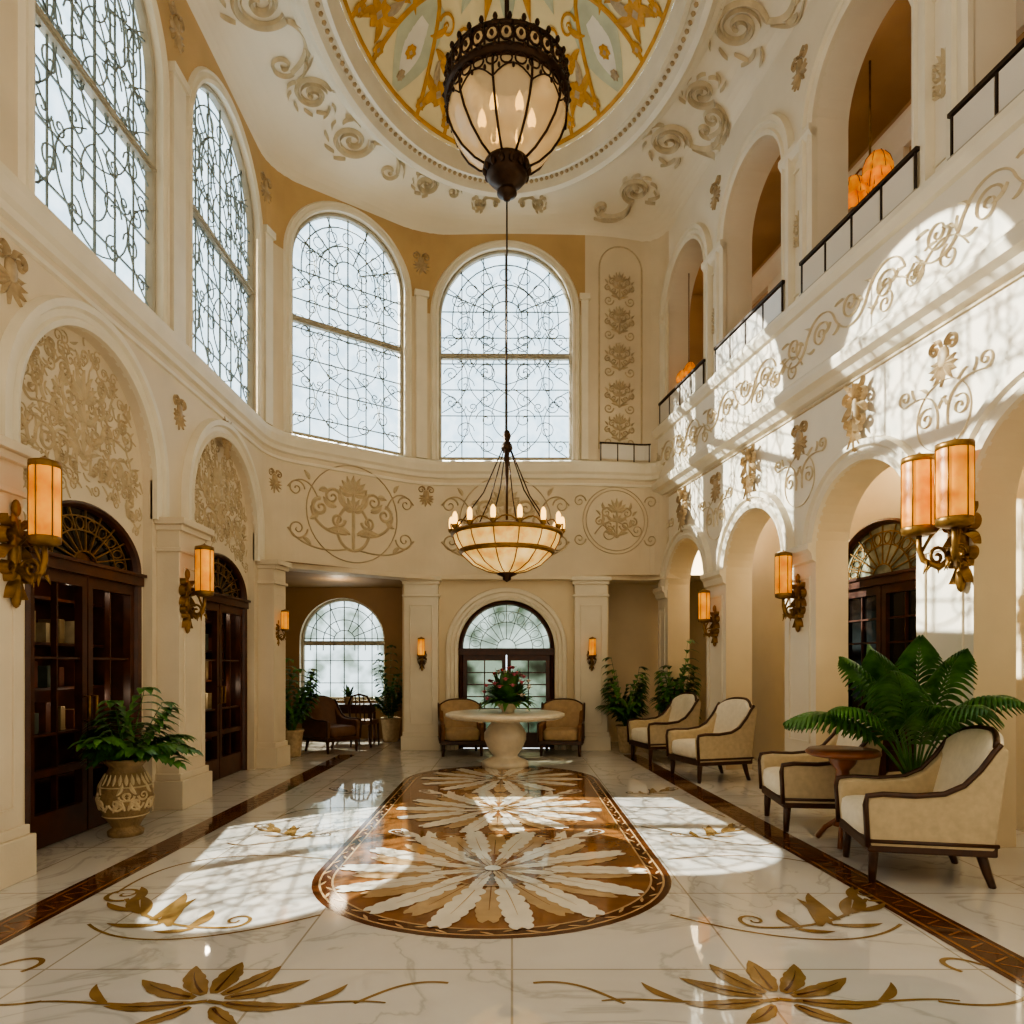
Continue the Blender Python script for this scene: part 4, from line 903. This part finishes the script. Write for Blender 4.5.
def plant(label,loc,pot_prof,potm,h0,nf,L,rise,droop,nl,ll,lw,leafm,name='potted_palm',cat='potted plant',potname='pot',lim=None,blades=None,carve=False):
    r=empty(name,label,cat,loc)
    b=MB(); b.lathe(pot_prof,0,0,32)
    if carve:
        def rad(z):
            for (r0,z0),(r1,z1) in zip(pot_prof,pot_prof[1:]):
                if z0<=z<=z1 and z1>z0: return r0+(r1-r0)*(z-z0)/(z1-z0)
            return .2
        mU=lambda u,z,h:((rad(z)+h+.002)*cos(u/.2),(rad(z)+h+.002)*sin(u/.2),z)
        for k in range(9):
            u=2*pi*.2*k/9
            draw(b,mU,[spiral(0,0,.055,1.5,pi,1,24,.02),spiral(.07,.06,.04,1.4,0,-1,20,.018),leaf2(-.03,-.06,R(70),.12,-.8,.035),leaf2(.05,-.05,R(110),.11,.8,.035),leaf2(.0,.07,R(50),.1,.8,.03)],u,.3,1.15,.012,0,1 if k%2 else -1,1)
        for z in (.18,.44): draw(b,mU,[([(2*pi*.2*k/48,0) for k in range(49)],lambda t:.014)],0,z,1,.01,0,1,1)
        for k in range(24): draw(b,mU,[leaf2(0,0,R(90),.09,0,.035,5)],2*pi*.2*k/24,.46,1,.01,0,1,1)
        b.build(potname,[potm,M['urnrel']],r)
    else: b.build(potname,potm,r)
    b=MB(); b.lathe([(.001,h0-.03),(max(p[0] for p in pot_prof[-3:])*.8,h0-.04)],0,0,20); b.build('soil',M['soil'],r)
    b=MB()
    if blades:
        for az,l,ri,dr,W in blades: bigleaf(b,(.03*cos(R(az)),.03*sin(R(az)),h0-.06),R(az),l,ri,dr,W)
    for k in range(nf):
        az=2*pi*k/nf+random.uniform(-.25,.25)
        u=random.uniform(.75,1.1); q=random.random()
        l=L*u*(.65+.35*q)
        if lim: l=min(l,lim(az))
        frond(b,(.03*cos(az),.03*sin(az),h0-.06),az,l,rise*random.uniform(.75,1.15)*(1.25-.4*q),droop*random.uniform(.8,1.1)*q,nl,ll,lw)
    b.build('foliage',leafm,r)
    return r
URN=[(.001,0),(.17,0),(.18,.04),(.13,.07),(.15,.1),(.23,.2),(.27,.33),(.25,.45),(.19,.55),(.16,.6),(.2,.64),(.22,.67),(.2,.68),(.17,.64)]
POT=[(.001,0),(.13,0),(.15,.05),(.17,.25),(.19,.42),(.21,.45),(.2,.47),(.17,.45)]
plant('bushy fern in a carved stone urn beside the nearest left doorway',(-3.42,6.2,0),[(r*.82,z) for r,z in URN],M['urn'],.66,26,.5,.6,.5,9,.2,.085,M['leaf'],'potted_fern',potname='urn',lim=lambda az:.5 if cos(az)>-.3 else .2,carve=True)
plant('palm in pale pot at the entrance of the left alcove',(-3.6,11.45,0),[(r*.95,z*.95) for r,z in POT],M['pot'],.45,22,.42,1.0,.6,9,.24,.09,M['leaf'])
plant('dark palm inside the left alcove beside the arched window',(-2.38,13.75,0),POT,M['pot'],.45,16,.3,1.15,.5,9,.2,.08,M['leaf2'],lim=lambda az:.22 if cos(az)>0 or sin(az)>.4 else .35)
plant('palm in slim pot right of the back door beside the pilaster',(1.98,11.98,0),POT,M['pot'],.45,24,.42,1.0,.65,9,.24,.09,M['leaf'],lim=lambda az:.18 if cos(az)>.4 else .42)
plant('palm behind the farthest cream armchair by the last right arch',(2.78,11.75,0),POT,M['pot'],.45,22,.44,1.1,.65,9,.24,.1,M['leaf'],lim=lambda az:.2 if cos(az)>.3 or cos(az)<-.8 or abs(sin(az))>.85 else .32)
plant('large broad leaved palm behind the nearest cream armchair',(3.33,5.8,0),[(r*1.0,z*1.25) for r,z in POT],M['pot'],.56,0,1,1,1,8,.28,.13,M['leaf'],
      blades=[(186,1.05,1.3,.75,.46),(202,.85,1.25,.6,.42),(262,1.1,1.35,.65,.48),(282,.9,1.5,.75,.46),(232,.9,1.55,.6,.48),(172,.95,1.25,.75,.42),(250,.8,1.2,.5,.4),(215,.6,1.6,.5,.42),(150,.5,1.5,.45,.4),(120,.35,1.5,.35,.36),(244,.6,1.7,.5,.42),(190,.6,1.55,.5,.42),(270,.6,1.6,.5,.42)])
# flowers on the table
fv=empty('flower_arrangement','pink and white flower bouquet with greenery on the round table','flowers',(-.06,10.35,.8))
b=MB(); b.lathe([(.001,0),(.1,0),(.09,.03),(.14,.08),(.19,.12),(.2,.14),(.17,.13)],0,0,24); b.build('bowl',M['stone'],fv)
b=MB()
for k in range(150):
    a=random.uniform(0,2*pi); q=random.random()**.6; leafblade(b,(.08*cos(a),.08*sin(a),.1),a,.1+.36*q,.6*(1-.8*q)+.12,.1+.22*q,.09,6)
b.build('greenery',M['leaf'],fv)
for k in range(34):
    a=2.4*k; q=math.sqrt((k+.5)/34); x,y,z=.38*q*cos(a),.38*q*sin(a),.18+.46*(1-q*q)**.5+random.uniform(-.04,.05)
    b=MB(); mm=M[('pink','whitepetal','redpetal','pink','whitepetal')[k%5]]
    b.sell((x,y,z),.025,.025,.025,1,1,5,8)
    for p in range(7): leafblade(b,(x,y,z-.015),2*pi*p/7,.068,.045,.02,.06,4,.3)
    b.build('blossom',mm,fv)
# alcove desk
d=empty('writing_desk','dark wooden desk under the arched alcove window','desk',(-3.05,13.5,0))
b=MB(); b.box(-.4,-.28,.7,.4,.28,.75); b.build('desktop',M['wood'],d,bevel=.01)
b=MB(); b.box(-.37,-.25,.58,.37,.25,.7); b.build('drawer_box',M['wood'],d,bevel=.008)
for x in (-.35,.35):
    for y in (-.23,.23): b=MB(); b.tube([(x,y,.58),(x,y,0)],lambda t:.03-.01*t,8); b.build('leg',M['wood'],d)
c=empty('side_chair','dark wooden chair pulled up to the alcove desk','chair',(-2.72,12.95,0),R(170))
b=MB(); b.sell((0,0,.45),.22,.22,.05,.4,.4,8,20); b.build('seat',M['brownfab'],c)
b=MB(); b.tube([(-.2,.2,.45),(-.21,.25,.8),(-.15,.27,.93),(0,.28,.97),(.15,.27,.93),(.21,.25,.8),(.2,.2,.45)],.02,6)
for x in (-.08,0,.08): b.tube([(x,.21,.47),(x,.27,.95)],.012,5)
b.build('backrest',M['chairwood'],c)
for x in (-.18,.18):
    for y in (-.18,.18): b=MB(); b.tube([(x,y,.43),(x*1.08,y*1.1,0)],lambda t:.022-.006*t,6); b.build('leg',M['chairwood'],c)
pv=empty('potted_plant','small leafy plant standing on the alcove desk','potted plant',(-3.15,13.5,.75))
b=MB(); b.lathe([(.001,0),(.07,0),(.09,.12),(.1,.14),(.08,.13)],0,0,16); b.build('pot',M['pot'],pv)
b=MB()
for k in range(22): leafblade(b,(0,0,.1),2.4*k,.1+.12*random.random(),.3*random.random()+.1,.12,.06,5)
b.build('foliage',M['leaf2'],pv)
# ================================================================= LIGHT
def sun(name,d,e,col,ang=.6):
    l=bpy.data.lights.new(name,'SUN'); l.energy=e; l.color=col; l.angle=R(ang); o=bpy.data.objects.new(name,l); COL.objects.link(o)
    o.rotation_euler=Vector(d).to_track_quat('-Z','Y').to_euler(); return o
sun('sun_main',(.17,-.95,-1.12),19,(1,.91,.78),.3)
sun('extra_sun_side',(.93,-.37,-.42),19,(1,.91,.78),.35)  # second sun, added to throw streaks onto the right wall
w=bpy.data.worlds.new('sky'); S.world=w; w.use_nodes=True; N=w.node_tree.nodes; L=w.node_tree.links
bg=N['Background']; tc=N.new('ShaderNodeTexCoord'); sp=N.new('ShaderNodeSeparateXYZ'); L.new(tc.outputs['Generated'],sp.inputs[0])
rp=N.new('ShaderNodeValToRGB'); mr=N.new('ShaderNodeMapRange'); mr.inputs['From Min'].default_value=-1; mr.inputs['From Max'].default_value=1
L.new(sp.outputs['Y'],mr.inputs['Value']); L.new(mr.outputs[0],rp.inputs['Fac'])
rp.color_ramp.elements[0].position=.3; rp.color_ramp.elements[0].color=(.32,.265,.19,1); rp.color_ramp.elements[1].position=.55; rp.color_ramp.elements[1].color=(.80,.92,1,1)
L.new(rp.outputs['Color'],bg.inputs['Color']); bg.inputs['Strength'].default_value=3.5
# ================================================================= CAMERA
cam=bpy.data.cameras.new('camera'); co=bpy.data.objects.new('camera',cam); COL.objects.link(co)
co.location=(0,0,1.5); co.rotation_euler=(R(90),0,0); cam.sensor_width=36; cam.lens=36*700/1024; cam.shift_y=(665-512)/1024
S.camera=co
